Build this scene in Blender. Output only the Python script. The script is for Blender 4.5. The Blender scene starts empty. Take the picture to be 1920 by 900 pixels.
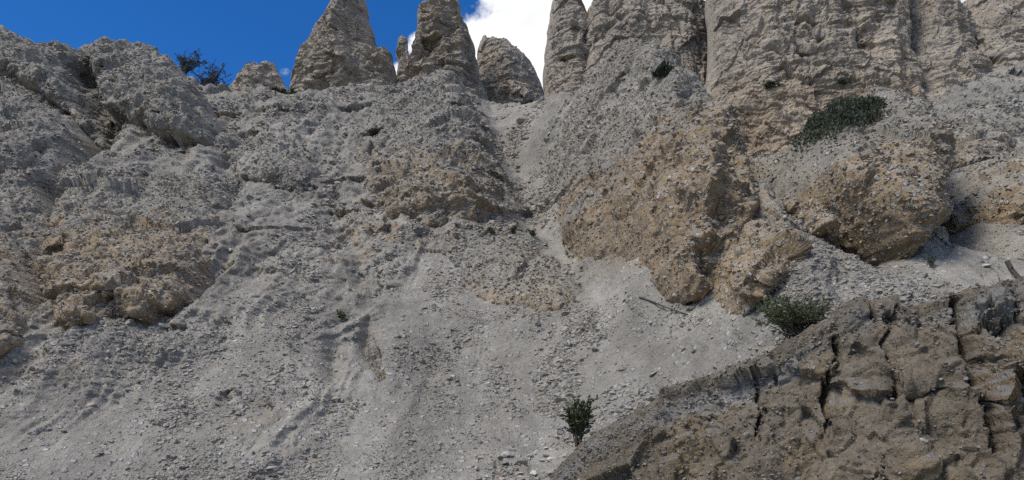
import bpy, bmesh, math, random
import numpy as np
from mathutils import Vector, Matrix

random.seed(7)
RNG = np.random.default_rng(11)
scene = bpy.context.scene
COL = scene.collection

# ------------------------------------------------------------------ camera
PITCH = math.radians(20.0)
CAMZ = 1.6
LENS = 28.0
FPX = LENS / 36.0 * 1920.0
cam_data = bpy.data.cameras.new("camera")
cam_data.lens = LENS
cam_data.sensor_width = 36.0
cam_data.clip_end = 3000.0
cam = bpy.data.objects.new("camera", cam_data)
cam.location = (0, 0, CAMZ)
cam.rotation_euler = (math.radians(90) + PITCH, 0, 0)
COL.objects.link(cam)
scene.camera = cam

# ------------------------------------------------------------------ light
SUN_DIR = Vector((-0.48, -0.46, 0.75)).normalized()      # towards the sun
world = bpy.data.worlds.new("World")
scene.world = world
world.use_nodes = True
wn, wl = world.node_tree.nodes, world.node_tree.links
wn.clear()
def wnode(t, **kw):
    n = wn.new(t)
    for k, v in kw.items():
        setattr(n, k, v)
    return n
sky = wnode('ShaderNodeTexSky', sky_type='NISHITA', sun_disc=False)
sky.sun_elevation = math.asin(SUN_DIR.z)
sky.sun_rotation = math.atan2(SUN_DIR.x, SUN_DIR.y)
sky.altitude = 3500.0
sky.air_density = 1.0
sky.dust_density = 0.2
sky.ozone_density = 4.0
hsv = wnode('ShaderNodeHueSaturation')
hsv.inputs['Hue'].default_value = 0.506
hsv.inputs['Saturation'].default_value = 1.28
hsv.inputs['Value'].default_value = 0.74
wl.new(sky.outputs[0], hsv.inputs['Color'])
tc = wnode('ShaderNodeTexCoord')
def pdir(px, py):
    dx, dy = (px - 960) / FPX, (450 - py) / FPX
    v = Vector((dx, math.cos(PITCH) - dy * math.sin(PITCH), math.sin(PITCH) + dy * math.cos(PITCH)))
    return v.normalized()
def wmath(op, a, b=None, c=None):
    n = wnode('ShaderNodeMath', operation=op)
    for i, v in enumerate((a, b, c)):
        if v is None:
            continue
        if isinstance(v, (int, float)):
            n.inputs[i].default_value = v
        else:
            wl.new(v, n.inputs[i])
    return n.outputs[0]
def wdot(d):
    n = wnode('ShaderNodeVectorMath', operation='DOT_PRODUCT')
    wl.new(tc.outputs['Generated'], n.inputs[0])
    n.inputs[1].default_value = d
    return n.outputs['Value']
def wblob(px, py, rad_px, amp):
    """smooth bump round a direction in the sky"""
    r = rad_px / FPX
    d = wdot(pdir(px, py))
    t = wmath('DIVIDE', wmath('SUBTRACT', 1.0, d), 0.5 * r * r)
    g = wmath('POWER', 2.718, wmath('MULTIPLY', t, -1.0))
    return wmath('MULTIPLY', g, amp)
cn = wnode('ShaderNodeTexNoise')
cn.inputs['Scale'].default_value = 7.0
cn.inputs['Detail'].default_value = 8.0
cn.inputs['Roughness'].default_value = 0.56
wl.new(tc.outputs['Generated'], cn.inputs['Vector'])
field = wmath('MULTIPLY', wmath('SUBTRACT', cn.outputs[0], 0.5), 2.6)
cn3 = wnode('ShaderNodeTexNoise')
cn3.inputs['Scale'].default_value = 42.0
cn3.inputs['Detail'].default_value = 6.0
cn3.inputs['Roughness'].default_value = 0.6
wl.new(tc.outputs['Generated'], cn3.inputs['Vector'])
field = wmath('ADD', field, wmath('MULTIPLY', wmath('SUBTRACT', cn3.outputs[0], 0.5), 1.7))
field = wmath('ADD', field, 0.34)
for b in ((1120, 60, 190, 1.5), (1250, 120, 160, 1.2), (960, 150, 75, 0.8), (524, 122, 24, 1.3), (541, 142, 28, 1.55),
          (776, 78, 34, 1.55), (748, 128, 28, 1.55), (1400, -40, 260, 1.0), (1010, 60, 70, 1.1), (905, 70, 40, 0.7),
          (250, -60, 430, -1.7), (600, 60, 130, -1.0), (720, 30, 90, -0.9), (450, 60, 150, -0.8)):
    field = wmath('ADD', field, wblob(*b))
mr = wnode('ShaderNodeMapRange', interpolation_type='SMOOTHSTEP')
mr.inputs['From Min'].default_value = 0.20
mr.inputs['From Max'].default_value = 0.85
wl.new(field, mr.inputs['Value'])
cn2 = wnode('ShaderNodeTexNoise')
cn2.inputs['Scale'].default_value = 9.0
cn2.inputs['Detail'].default_value = 5.0
wl.new(tc.outputs['Generated'], cn2.inputs['Vector'])
cr = wnode('ShaderNodeValToRGB')
cr.color_ramp.elements[0].position = 0.3
cr.color_ramp.elements[0].color = (3.2, 3.28, 3.42, 1)
cr.color_ramp.elements[1].position = 0.62
cr.color_ramp.elements[1].color = (4.5, 4.5, 4.5, 1)
wl.new(cn2.outputs[0], cr.inputs[0])
wmix = wnode('ShaderNodeMix', data_type='RGBA')
wl.new(mr.outputs[0], wmix.inputs[0])
wl.new(hsv.outputs[0], wmix.inputs[6])
wl.new(cr.outputs[0], wmix.inputs[7])
bg = wnode('ShaderNodeBackground')
bg.inputs['Strength'].default_value = 0.09
wl.new(wmix.outputs[2], bg.inputs['Color'])
wo = wnode('ShaderNodeOutputWorld')
wl.new(bg.outputs[0], wo.inputs['Surface'])

sun_data = bpy.data.lights.new("sun", 'SUN')
sun_data.energy = 1.15
sun_data.angle = math.radians(24)
sun_data.color = (1.0, 0.94, 0.84)
sun = bpy.data.objects.new("sun", sun_data)
sun.rotation_euler = (-SUN_DIR).to_track_quat('-Z', 'Y').to_euler()
sun.location = (0, 0, 60)
COL.objects.link(sun)

vs = scene.view_settings
vs.view_transform = 'Standard'
vs.look = 'None'
vs.exposure = 1.6
vs.gamma = 1.0
vs.use_curve_mapping = False
scene.cycles.use_denoising = False
scene.cycles.max_bounces = 6
scene.cycles.diffuse_bounces = 3

# ------------------------------------------------------------------ noise
_G = np.array([[1,1,0],[-1,1,0],[1,-1,0],[-1,-1,0],[1,0,1],[-1,0,1],[1,0,-1],[-1,0,-1],
               [0,1,1],[0,-1,1],[0,1,-1],[0,-1,-1],[1,1,0],[-1,1,0],[0,-1,1],[0,-1,-1]], dtype=np.float32)
_P = np.random.default_rng(5).permutation(256).astype(np.int32)
_P = np.concatenate([_P, _P, _P])
def perlin(x, y, z):
    x = np.asarray(x, np.float32); y = np.asarray(y, np.float32); z = np.asarray(z, np.float32)
    x, y, z = np.broadcast_arrays(x, y, z)
    xi = np.floor(x); yi = np.floor(y); zi = np.floor(z)
    xf = x - xi; yf = y - yi; zf = z - zi
    xi = xi.astype(np.int32) & 255; yi = yi.astype(np.int32) & 255; zi = zi.astype(np.int32) & 255
    u = xf*xf*xf*(xf*(xf*6-15)+10); v = yf*yf*yf*(yf*(yf*6-15)+10); w = zf*zf*zf*(zf*(zf*6-15)+10)
    def g(ix, iy, iz, dx, dy, dz):
        h = _P[_P[_P[ix] + iy] + iz] & 15
        gr = _G[h]
        return gr[..., 0]*dx + gr[..., 1]*dy + gr[..., 2]*dz
    x1, y1, z1 = (xi+1) & 255, (yi+1) & 255, (zi+1) & 255
    a = g(xi,yi,zi,xf,yf,zf);       b = g(x1,yi,zi,xf-1,yf,zf);     a = a + u*(b-a)
    c = g(xi,y1,zi,xf,yf-1,zf);     d = g(x1,y1,zi,xf-1,yf-1,zf);   c = c + u*(d-c)
    a = a + v*(c-a)
    e = g(xi,yi,z1,xf,yf,zf-1);     f = g(x1,yi,z1,xf-1,yf,zf-1);   e = e + u*(f-e)
    h = g(xi,y1,z1,xf,yf-1,zf-1);   k = g(x1,y1,z1,xf-1,yf-1,zf-1); h = h + u*(k-h)
    e = e + v*(h-e)
    return a + w*(e-a)
def fbm(x, y, z, octv=4, gain=0.5, ridged=False):
    s = 0; amp = 1.0; tot = 0
    for o in range(octv):
        n = perlin(x + 17.3*o, y + 5.1*o, z + 9.7*o)
        if ridged:
            n = 1 - 2*np.abs(n)*1.4
        s = s + amp*n; tot += amp
        amp *= gain
        x = x*2.03; y = y*2.03; z = z*2.03
    return s / tot
def billow(x, y, z, octv=3, gain=0.5):
    s = 0; amp = 1.0; tot = 0
    for o in range(octv):
        s = s + amp*(np.abs(perlin(x + 11.1*o, y + 3.3*o, z + 7.9*o))*2.6 - 0.7); tot += amp
        amp *= gain; x = x*2.1; y = y*2.1; z = z*2.1
    return s/tot
def facets(x, z, seed=0):
    """fractured rock: every cell is a tilted plane, edges between cells are steps"""
    x = np.asarray(x, np.float32); z = np.asarray(z, np.float32)
    xi = np.floor(x).astype(np.int32); zi = np.floor(z).astype(np.int32)
    b1 = np.full(x.shape, 9.0, np.float32); val = np.zeros(x.shape, np.float32)
    for i in (-1, 0, 1):
        for j in (-1, 0, 1):
            cx = xi + i; cz = zi + j
            h = _P[(_P[(cx + seed*31) & 255] + cz) & 255]
            h2 = _P[h + 7]; h3 = _P[h2 + 13]; h4 = _P[h3 + 29]; h5 = _P[h4 + 3]
            dx = x - cx - h/255.0; dz = z - cz - h2/255.0
            d = dx*dx + dz*dz
            m = d < b1
            b1 = np.where(m, d, b1)
            val = np.where(m, (h3/127.5 - 1)*0.5 + dx*(h4/127.5 - 1)*0.9 + dz*(h5/127.5 - 1)*0.9, val)
    return val
def facets3(x, y, z, seed=0):
    x = np.asarray(x, np.float32); y = np.asarray(y, np.float32); z = np.asarray(z, np.float32)
    xi = np.floor(x).astype(np.int32); yi = np.floor(y).astype(np.int32); zi = np.floor(z).astype(np.int32)
    b1 = np.full(x.shape, 9.0, np.float32); val = np.zeros(x.shape, np.float32)
    k = np.float32(1/255.0)
    for i in (-1, 0, 1):
        for j in (-1, 0, 1):
            for l in (-1, 0, 1):
                cx = xi + i; cy = yi + l; cz = zi + j
                h = _P[_P[_P[(cx + seed*31) & 255] + (cz & 255)] + (cy & 255)]
                h2 = _P[h + 7]; h3 = _P[h2 + 13]
                dx = x - cx - h*k; dy = y - cy - h3*k; dz = z - cz - h2*k
                d = dx*dx + dy*dy + dz*dz
                m = d < b1
                b1[m] = d[m]
                hm = h3[m]; h4 = _P[hm + 29]; h5 = _P[h4 + 3]
                val[m] = (_P[hm + 51]*(2*k) - 1)*0.5 + (dx[m]*(h4*(2*k) - 1) + dz[m]*(h5*(2*k) - 1))*0.9
    return val
def sstep(a, b, x):
    t = np.clip((x - a) / (b - a), 0, 1)
    return t*t*(3-2*t)

# ------------------------------------------------------------------ rays and the base slope
def ab(px, py):
    px = np.asarray(px, float); py = np.asarray(py, float)
    dx = (px - 960) / FPX; dy = (450 - py) / FPX
    den = math.cos(PITCH) - dy * math.sin(PITCH)
    return dx / den, (math.sin(PITCH) + dy * math.cos(PITCH)) / den
def at(px, py, Y):
    a, b = ab(px, py)
    return a * Y, b * Y + CAMZ                      # x, z at depth Y
def to_px(x, y, z):
    """where a world point falls in the photograph"""
    a = x / y; b = (z - CAMZ) / y
    c, s = math.cos(PITCH), math.sin(PITCH)
    d = (b * c - s) / (c + b * s)
    return 960 + FPX * a * (c - d * s), 450 - FPX * d
def base_y(x, z):
    """depth of the bare hillside at (x, z): talus below, steeper rock above"""
    zz = np.asarray(z, float); xx = np.asarray(x, float)
    off = -5.6 * sstep(0.0, 6.0, xx) + 1.2 * sstep(12.0, 26.0, xx)
    off = off - 1.0 * sstep(-4.0, -12.0, xx)
    lo = np.minimum(zz, 12.0); hi = np.maximum(zz - 12.0, 0)
    return 14.0 + off + 1.28 * (lo - 2.4) + 1.02 * hi
def solve_ground(a, b):
    lo = np.full(np.shape(a), 3.0); hi = np.full(np.shape(a), 160.0)
    for _ in range(42):
        m = 0.5 * (lo + hi)
        f = base_y(a * m, CAMZ + b * m) - m
        pos = f > 0
        lo = np.where(pos, m, lo); hi = np.where(pos, hi, m)
    return 0.5 * (lo + hi)
def ground(px, py):
    a, b = ab(px, py)
    Y = solve_ground(np.asarray(a), np.asarray(b))
    return a * Y, Y, CAMZ + b * Y

def seg_dist(X, Z, pts, w=None):
    """distance to a polyline (and the interpolated width along it)"""
    best = np.full(X.shape, 1e9); bw = np.zeros(X.shape)
    for i in range(len(pts) - 1):
        (x0, z0), (x1, z1) = pts[i], pts[i+1]
        dx, dz = x1 - x0, z1 - z0
        t = np.clip(((X - x0)*dx + (Z - z0)*dz) / (dx*dx + dz*dz + 1e-12), 0, 1)
        d = np.hypot(X - x0 - t*dx, Z - z0 - t*dz)
        m = d < best
        best = np.where(m, d, best)
        if w is not None:
            bw = np.where(m, w[i] + (w[i+1] - w[i])*t, bw)
    return best, bw
def poly_sd(X, Z, poly):
    """signed distance (inside > 0) and closest outline point"""
    best = np.full(X.shape, 1e9, X.dtype); cx = np.zeros(X.shape, X.dtype); cz = np.zeros(X.shape, X.dtype)
    inside = np.zeros(X.shape, bool)
    n = len(poly)
    for i in range(n):
        x0, z0 = poly[i]; x1, z1 = poly[(i+1) % n]
        dx, dz = x1 - x0, z1 - z0
        t = np.clip(((X - x0)*dx + (Z - z0)*dz) / (dx*dx + dz*dz + 1e-12), 0, 1)
        px, pz = x0 + t*dx, z0 + t*dz
        d = (X - px)**2 + (Z - pz)**2
        m = d < best
        best = np.where(m, d, best); cx = np.where(m, px, cx); cz = np.where(m, pz, cz)
        cond = (z0 > Z) != (z1 > Z)
        with np.errstate(divide='ignore', invalid='ignore'):
            xi = (x1 - x0) * (Z - z0) / (z1 - z0) + x0
        inside ^= cond & (X < xi)
    d = np.sqrt(best)
    return np.where(inside, d, -d), cx, cz
def fractal(pts, levels=3, rough=0.10, seed=0, closed=True):
    r = random.Random(seed)
    p = [tuple(map(float, q)) for q in pts]
    for _ in range(levels):
        q = []
        n = len(p)
        for i in range(n if closed else n - 1):
            a, b = p[i], p[(i+1) % n]
            q.append(a)
            L = math.hypot(b[0]-a[0], b[1]-a[1])
            if L < 5:
                continue
            o = r.uniform(-1, 1) * L * rough
            q.append(((a[0]+b[0])/2 - (b[1]-a[1])/L*o, (a[1]+b[1])/2 + (b[0]-a[0])/L*o))
        if not closed:
            q.append(p[-1])
        p = q
    return p

# ------------------------------------------------------------------ mesh helpers
def make_mesh(name, V, F, attrs=None, smooth=True):
    me = bpy.data.meshes.new(name)
    V = np.ascontiguousarray(V, np.float32); F = np.ascontiguousarray(F, np.int32)
    k = F.shape[1]
    me.vertices.add(len(V)); me.vertices.foreach_set('co', V.ravel())
    me.loops.add(F.size); me.loops.foreach_set('vertex_index', F.ravel())
    me.polygons.add(len(F))
    me.polygons.foreach_set('loop_start', np.arange(0, F.size, k, dtype=np.int32))
    me.polygons.foreach_set('loop_total', np.full(len(F), k, np.int32))
    me.polygons.foreach_set('use_smooth', np.full(len(F), smooth, bool))
    me.update(calc_edges=True)
    if attrs:
        for an, av in attrs.items():
            at_ = me.attributes.new(an, 'FLOAT', 'POINT')
            at_.data.foreach_set('value', np.ascontiguousarray(av, np.float32))
    return me
def link(name, me, mat, parent=None, loc=(0, 0, 0), **props):
    o = bpy.data.objects.new(name, me)
    if mat is not None and me is not None and not me.materials:
        me.materials.append(mat)
    COL.objects.link(o)
    o.location = loc
    if parent is not None:
        o.parent = parent
    for k, v in props.items():
        o[k] = v
    return o
def compact(V, F, *arrs):
    used = np.zeros(len(V), bool); used[F.ravel()] = True
    idx = np.cumsum(used) - 1
    return (V[used], idx[F]) + tuple(a[used] for a in arrs)

# ------------------------------------------------------------------ materials
def new_mat(name):
    m = bpy.data.materials.new(name); m.use_nodes = True
    nt = m.node_tree; nt.nodes.clear()
    out = nt.nodes.new('ShaderNodeOutputMaterial')
    bs = nt.nodes.new('ShaderNodeBsdfPrincipled')
    nt.links.new(bs.outputs[0], out.inputs[0])
    bs.inputs['Roughness'].default_value = 0.95
    bs.inputs['Specular IOR Level'].default_value = 0.15
    return m, nt, bs
class NT:
    def __init__(s, nt): s.nt = nt
    def n(s, t, **kw):
        k = s.nt.nodes.new(t)
        for a, b in kw.items(): setattr(k, a, b)
        return k
    def put(s, sock, v):
        if isinstance(v, (int, float)): sock.default_value = v
        elif isinstance(v, tuple): sock.default_value = v if len(v) == 4 or sock.type == 'VECTOR' else v + (1,)
        else: s.nt.links.new(v, sock)
    def math(s, op, a, b=0.0, clamp=False):
        k = s.n('ShaderNodeMath', operation=op, use_clamp=clamp)
        s.put(k.inputs[0], a); s.put(k.inputs[1], b); return k.outputs[0]
    def mix(s, f, a, b, blend='MIX'):
        k = s.n('ShaderNodeMix', data_type='RGBA', blend_type=blend)
        s.put(k.inputs[0], f); s.put(k.inputs[6], a); s.put(k.inputs[7], b); return k.outputs[2]
    def noise(s, vec, scale, detail=4.0, rough=0.55):
        k = s.n('ShaderNodeTexNoise'); s.put(k.inputs['Vector'], vec)
        k.inputs['Scale'].default_value = scale; k.inputs['Detail'].default_value = detail
        k.inputs['Roughness'].default_value = rough; return k.outputs[0]
    def vor(s, vec, scale, feature='F1'):
        k = s.n('ShaderNodeTexVoronoi', feature=feature); s.put(k.inputs['Vector'], vec)
        k.inputs['Scale'].default_value = scale; return k
    def ramp(s, v, a, b, lo=0.0, hi=1.0):
        k = s.n('ShaderNodeMapRange', interpolation_type='SMOOTHSTEP'); s.put(k.inputs['Value'], v)
        for nm, q in (('From Min', a), ('From Max', b), ('To Min', lo), ('To Max', hi)):
            k.inputs[nm].default_value = q
        return k.outputs[0]
    def attr(s, name, kind='GEOMETRY'):
        k = s.n('ShaderNodeAttribute', attribute_name=name, attribute_type=kind); return k.outputs['Fac']

GREY = (0.225, 0.206, 0.172)
GREY2 = (0.34, 0.327, 0.302)
TAN = (0.31, 0.228, 0.138)
TAN2 = (0.225, 0.16, 0.095)
SOIL_SHADE = (0.105, 0.088, 0.066)
def rock_material(name, grey=GREY, tan=TAN, peb=1.0, bump=1.0, pscale=1.0, strata=0.0, streak=0.0):
    m, nt, bs = new_mat(name)
    t = NT(nt)
    geo = t.n('ShaderNodeNewGeometry')
    pos = geo.outputs['Position']
    wn1 = t.noise(pos, 0.35, 4)
    wn2 = t.noise(pos, 2.2, 6, 0.62)
    wn3 = t.noise(pos, 11.0, 5, 0.6)
    sep = t.n('ShaderNodeSeparateXYZ'); nt.links.new(geo.outputs['Normal'], sep.inputs[0])
    tanm = t.attr('tan'); darkm = t.attr('dark')
    # bare tan matrix on steep and overhanging faces, pale dust where it can lie
    steep = t.ramp(sep.outputs[2], 0.72, 0.12)
    tf = t.math('ADD', t.math('MULTIPLY', tanm, t.math('ADD', t.math('MULTIPLY', steep, 0.75), 0.4)),
                t.math('MULTIPLY', t.math('SUBTRACT', wn2, 0.5), 0.95))
    tf = t.math('ADD', tf, t.math('MULTIPLY', t.math('SUBTRACT', wn1, 0.5), 0.5))
    tf = t.ramp(tf, 0.12, 0.92)
    tcol = t.mix(t.ramp(wn3, 0.35, 0.65), tan, tuple(c*0.68 for c in tan))
    gcol = t.mix(t.ramp(wn3, 0.3, 0.7), grey, tuple(c*1.22 for c in grey))
    col = t.mix(tf, gcol, tcol)
    # pebbles of mixed stone in the matrix
    v1 = t.vor(pos, 7.0*pscale); v2 = t.vor(pos, 19.0*pscale)
    s1 = t.n('ShaderNodeSeparateColor'); nt.links.new(v1.outputs['Color'], s1.inputs[0])
    s2 = t.n('ShaderNodeSeparateColor'); nt.links.new(v2.outputs['Color'], s2.inputs[0])
    pm1 = t.math('MULTIPLY', t.ramp(v1.outputs['Distance'], 0.46, 0.30), t.ramp(s1.outputs[0], 0.62, 0.66))
    pm2 = t.math('MULTIPLY', t.ramp(v2.outputs['Distance'], 0.52, 0.34), t.ramp(s2.outputs[0], 0.45, 0.5))
    pcol = t.mix(s1.outputs[1], (0.30, 0.285, 0.26), (0.44, 0.42, 0.385))
    pcol2 = t.mix(s2.outputs[1], (0.25, 0.236, 0.215), (0.40, 0.385, 0.355))
    col = t.mix(t.math('MULTIPLY', pm2, 0.65*peb), col, pcol2)
    col = t.mix(t.math('MULTIPLY', pm1, 0.75*peb), col, pcol)
    # dark earth on the bank, shade painted into the hillside gullies
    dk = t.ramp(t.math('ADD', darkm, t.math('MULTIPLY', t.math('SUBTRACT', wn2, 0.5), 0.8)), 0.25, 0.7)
    soil_shade = t.mix(t.ramp(wn3, 0.3, 0.7), SOIL_SHADE, (0.17, 0.14, 0.1))
    col = t.mix(t.math('MULTIPLY', dk, 0.92), col, soil_shade)
    # weathering in patches
    w = t.ramp(wn1, 0.3, 0.7, 0.86, 1.12)
    w = t.math('MULTIPLY', w, t.ramp(wn2, 0.25, 0.75, 0.82, 1.16))
    if streak:
        ms = t.n('ShaderNodeMapping'); nt.links.new(pos, ms.inputs[0]); ms.inputs['Scale'].default_value = (1.1, 0.12, 0.16)
        w = t.math('MULTIPLY', w, t.ramp(t.noise(ms.outputs[0], 1.0, 5, 0.6), 0.3, 0.7, 1-streak, 1+streak))
    if strata:
        mp = t.n('ShaderNodeMapping'); nt.links.new(pos, mp.inputs[0]); mp.inputs['Scale'].default_value = (0.25, 0.25, 2.6)
        w = t.math('MULTIPLY', w, t.ramp(t.noise(mp.outputs[0], 1.0, 5, 0.65), 0.3, 0.7, 1-strata, 1+strata*0.6))
    hs = t.n('ShaderNodeMix', data_type='RGBA', blend_type='MULTIPLY')
    hs.inputs[0].default_value = 1.0
    cmb = t.n('ShaderNodeCombineColor')
    for i in range(3): nt.links.new(w, cmb.inputs[i])
    nt.links.new(col, hs.inputs[6]); nt.links.new(cmb.outputs[0], hs.inputs[7])
    nt.links.new(hs.outputs[2], bs.inputs['Base Color'])
    # fine relief
    h = t.math('MULTIPLY', pm1, 0.045*peb)
    h = t.math('ADD', h, t.math('MULTIPLY', pm2, 0.02*peb))
    h = t.math('ADD', h, t.math('MULTIPLY', wn3, 0.05))
    h = t.math('ADD', h, t.math('MULTIPLY', t.noise(pos, 34.0, 3, 0.6), 0.012))
    bp = t.n('ShaderNodeBump'); bp.inputs['Strength'].default_value = 0.9*bump; bp.inputs['Distance'].default_value = 1.0
    nt.links.new(h, bp.inputs['Height']); nt.links.new(bp.outputs[0], bs.inputs['Normal'])
    return m
M_HILL = rock_material('hillside gravel', streak=0.14)
M_OUT = rock_material('conglomerate', bump=1.1)
M_SPIRE = rock_material('weathered spire rock', grey=(0.29, 0.249, 0.197), tan=(0.375, 0.292, 0.198), peb=0.55, bump=1.1, strata=0.16)
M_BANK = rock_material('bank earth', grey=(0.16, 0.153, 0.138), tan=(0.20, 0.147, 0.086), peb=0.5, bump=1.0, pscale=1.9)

def stone_material(name, kind, lo=(0.205, 0.188, 0.16), hi=(0.375, 0.35, 0.305)):
    m, nt, bs = new_mat(name); t = NT(nt)
    oi = t.n('ShaderNodeObjectInfo')
    geo = t.n('ShaderNodeNewGeometry')
    n1 = t.noise(geo.outputs['Position'], 14.0, 5, 0.6)
    r = oi.outputs['Random']
    a = t.mix(r, lo, hi)
    r2 = t.math('FRACT', t.math('MULTIPLY', r, 17.31))
    a = t.mix(t.math('MULTIPLY', t.ramp(r2, 0.72, 0.9), 0.55), a, (0.36, 0.27, 0.18))
    if kind == 'dark':
        a = t.mix(0.55, a, (0.12, 0.10, 0.08))
    if kind == 'tan':
        a = t.mix(0.45, a, (0.30, 0.22, 0.13))
    a = t.mix(t.ramp(n1, 0.3, 0.7, 0.0, 0.35), a, (0.18, 0.165, 0.145))
    nt.links.new(a, bs.inputs['Base Color'])
    bp = t.n('ShaderNodeBump'); bp.inputs['Strength'].default_value = 0.6; bp.inputs['Distance'].default_value = 0.02
    nt.links.new(n1, bp.inputs['Height']); nt.links.new(bp.outputs[0], bs.inputs['Normal'])
    return m
M_STONE = stone_material('grey stone', 'grey')
M_STONE_P = stone_material('pale stone', 'grey', (0.31, 0.295, 0.265), (0.52, 0.495, 0.45))
M_STONE_T = stone_material('tan stone', 'tan')
M_STONE_D = stone_material('dark earthy stone', 'dark')
def leaf_material(name, c1, c2):
    m, nt, bs = new_mat(name); t = NT(nt)
    geo = t.n('ShaderNodeNewGeometry')
    n1 = t.noise(geo.outputs['Position'], 6.0, 3)
    rr = geo.outputs['Random Per Island']
    c = t.mix(t.math('ADD', t.math('MULTIPLY', rr, 0.6), t.math('MULTIPLY', n1, 0.4)), c1, c2)
    nt.links.new(c, bs.inputs['Base Color'])
    bs.inputs['Roughness'].default_value = 0.7
    return m
M_LEAF = leaf_material('green leaves', (0.035, 0.048, 0.020), (0.10, 0.125, 0.055))
M_LEAF_B = leaf_material('fresh green leaves', (0.05, 0.064, 0.026), (0.14, 0.16, 0.075))
M_LEAF_D = leaf_material('dark juniper leaves', (0.032, 0.040, 0.026), (0.085, 0.095, 0.058))
M_WOOD = leaf_material('grey twig', (0.05, 0.042, 0.033), (0.11, 0.095, 0.075))
M_STRIP = leaf_material('dark strip tone', (0.04, 0.035, 0.03), (0.065, 0.056, 0.048))
M_DRY = leaf_material('dry twig', (0.14, 0.115, 0.08), (0.24, 0.2, 0.14))

# ------------------------------------------------------------------ stones: shared shapes
def hull_rock(seed, flat=0.6, pts=13):
    r = random.Random(seed)
    bm = bmesh.new()
    for _ in range(pts):
        v = Vector((r.gauss(0, 1), r.gauss(0, 1), r.gauss(0, 1))).normalized() * r.uniform(0.8, 1.0)
        bm.verts.new((v.x * 0.5, v.y * 0.5 * r.uniform(0.75, 0.9), v.z * 0.5 * flat))
    res = bmesh.ops.convex_hull(bm, input=bm.verts[:])
    loose = [e for e in res['geom_interior'] if isinstance(e, bmesh.types.BMVert)]
    if loose: bmesh.ops.delete(bm, geom=loose, context='VERTS')
    bmesh.ops.recalc_face_normals(bm, faces=bm.faces[:])
    me = bpy.data.meshes.new('stone_shape')
    bm.to_mesh(me); bm.free()
    return me
ROCKS = {}
for nm, mt in (('grey', M_STONE), ('pale', M_STONE_P), ('tan', M_STONE_T), ('dark', M_STONE_D)):
    ROCKS[nm] = []
    for k in range(8):
        me = hull_rock(40 + k, (0.5, 0.62, 0.7, 0.55, 0.45, 0.8, 0.6, 0.66)[k], 12 + k % 4)
        me.materials.append(mt); ROCKS[nm].append(me)

def scatter_group(mat, name):
    ng = bpy.data.node_groups.new(name, 'GeometryNodeTree')
    ng.interface.new_socket('Geometry', in_out='INPUT', socket_type='NodeSocketGeometry')
    ng.interface.new_socket('Geometry', in_out='OUTPUT', socket_type='NodeSocketGeometry')
    N, L = ng.nodes, ng.links
    gi = N.new('NodeGroupInput'); go = N.new('NodeGroupOutput')
    g2i = N.new('GeometryNodeGeometryToInstance')
    for k in range(5):
        ico = N.new('GeometryNodeMeshIcoSphere'); ico.inputs['Radius'].default_value = 0.5; ico.inputs['Subdivisions'].default_value = 1 + (k % 2)
        nz = N.new('ShaderNodeTexNoise'); nz.noise_dimensions = '4D'
        nz.inputs['W'].default_value = 3.7 * k; nz.inputs['Scale'].default_value = 2.6; nz.inputs['Detail'].default_value = 0.0
        sub = N.new('ShaderNodeVectorMath'); sub.operation = 'SUBTRACT'; sub.inputs[1].default_value = (0.5, 0.5, 0.5)
        scl = N.new('ShaderNodeVectorMath'); scl.operation = 'SCALE'; scl.inputs['Scale'].default_value = 0.95
        L.new(nz.outputs['Color'], sub.inputs[0]); L.new(sub.outputs[0], scl.inputs[0])
        sp = N.new('GeometryNodeSetPosition')
        L.new(ico.outputs[0], sp.inputs['Geometry']); L.new(scl.outputs[0], sp.inputs['Offset'])
        sh = N.new('GeometryNodeSetShadeSmooth'); sh.inputs['Shade Smooth'].default_value = False
        L.new(sp.outputs[0], sh.inputs[0])
        L.new(sh.outputs[0], g2i.inputs[0])
    iop = N.new('GeometryNodeInstanceOnPoints')
    iop.inputs['Pick Instance'].default_value = True
    def na(nm, dt):
        k = N.new('GeometryNodeInputNamedAttribute'); k.data_type = dt; k.inputs[0].default_value = nm; return k.outputs[0]
    L.new(gi.outputs[0], iop.inputs['Points']); L.new(g2i.outputs[0], iop.inputs['Instance'])
    L.new(na('pick', 'INT'), iop.inputs['Instance Index'])
    e2r = N.new('FunctionNodeEulerToRotation')
    L.new(na('turn', 'FLOAT_VECTOR'), e2r.inputs[0]); L.new(e2r.outputs[0], iop.inputs['Rotation'])
    L.new(na('size', 'FLOAT_VECTOR'), iop.inputs['Scale'])
    sm = N.new('GeometryNodeSetMaterial'); sm.inputs['Material'].default_value = mat
    L.new(iop.outputs[0], sm.inputs[0]); L.new(sm.outputs[0], go.inputs[0])
    return ng
SCAT = {'grey': scatter_group(M_STONE, 'grey gravel'), 'tan': scatter_group(M_STONE_T, 'tan gravel'),
        'dark': scatter_group(M_STONE_D, 'dark gravel')}
MATOF = {'grey': M_STONE, 'tan': M_STONE_T, 'dark': M_STONE_D}
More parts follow.
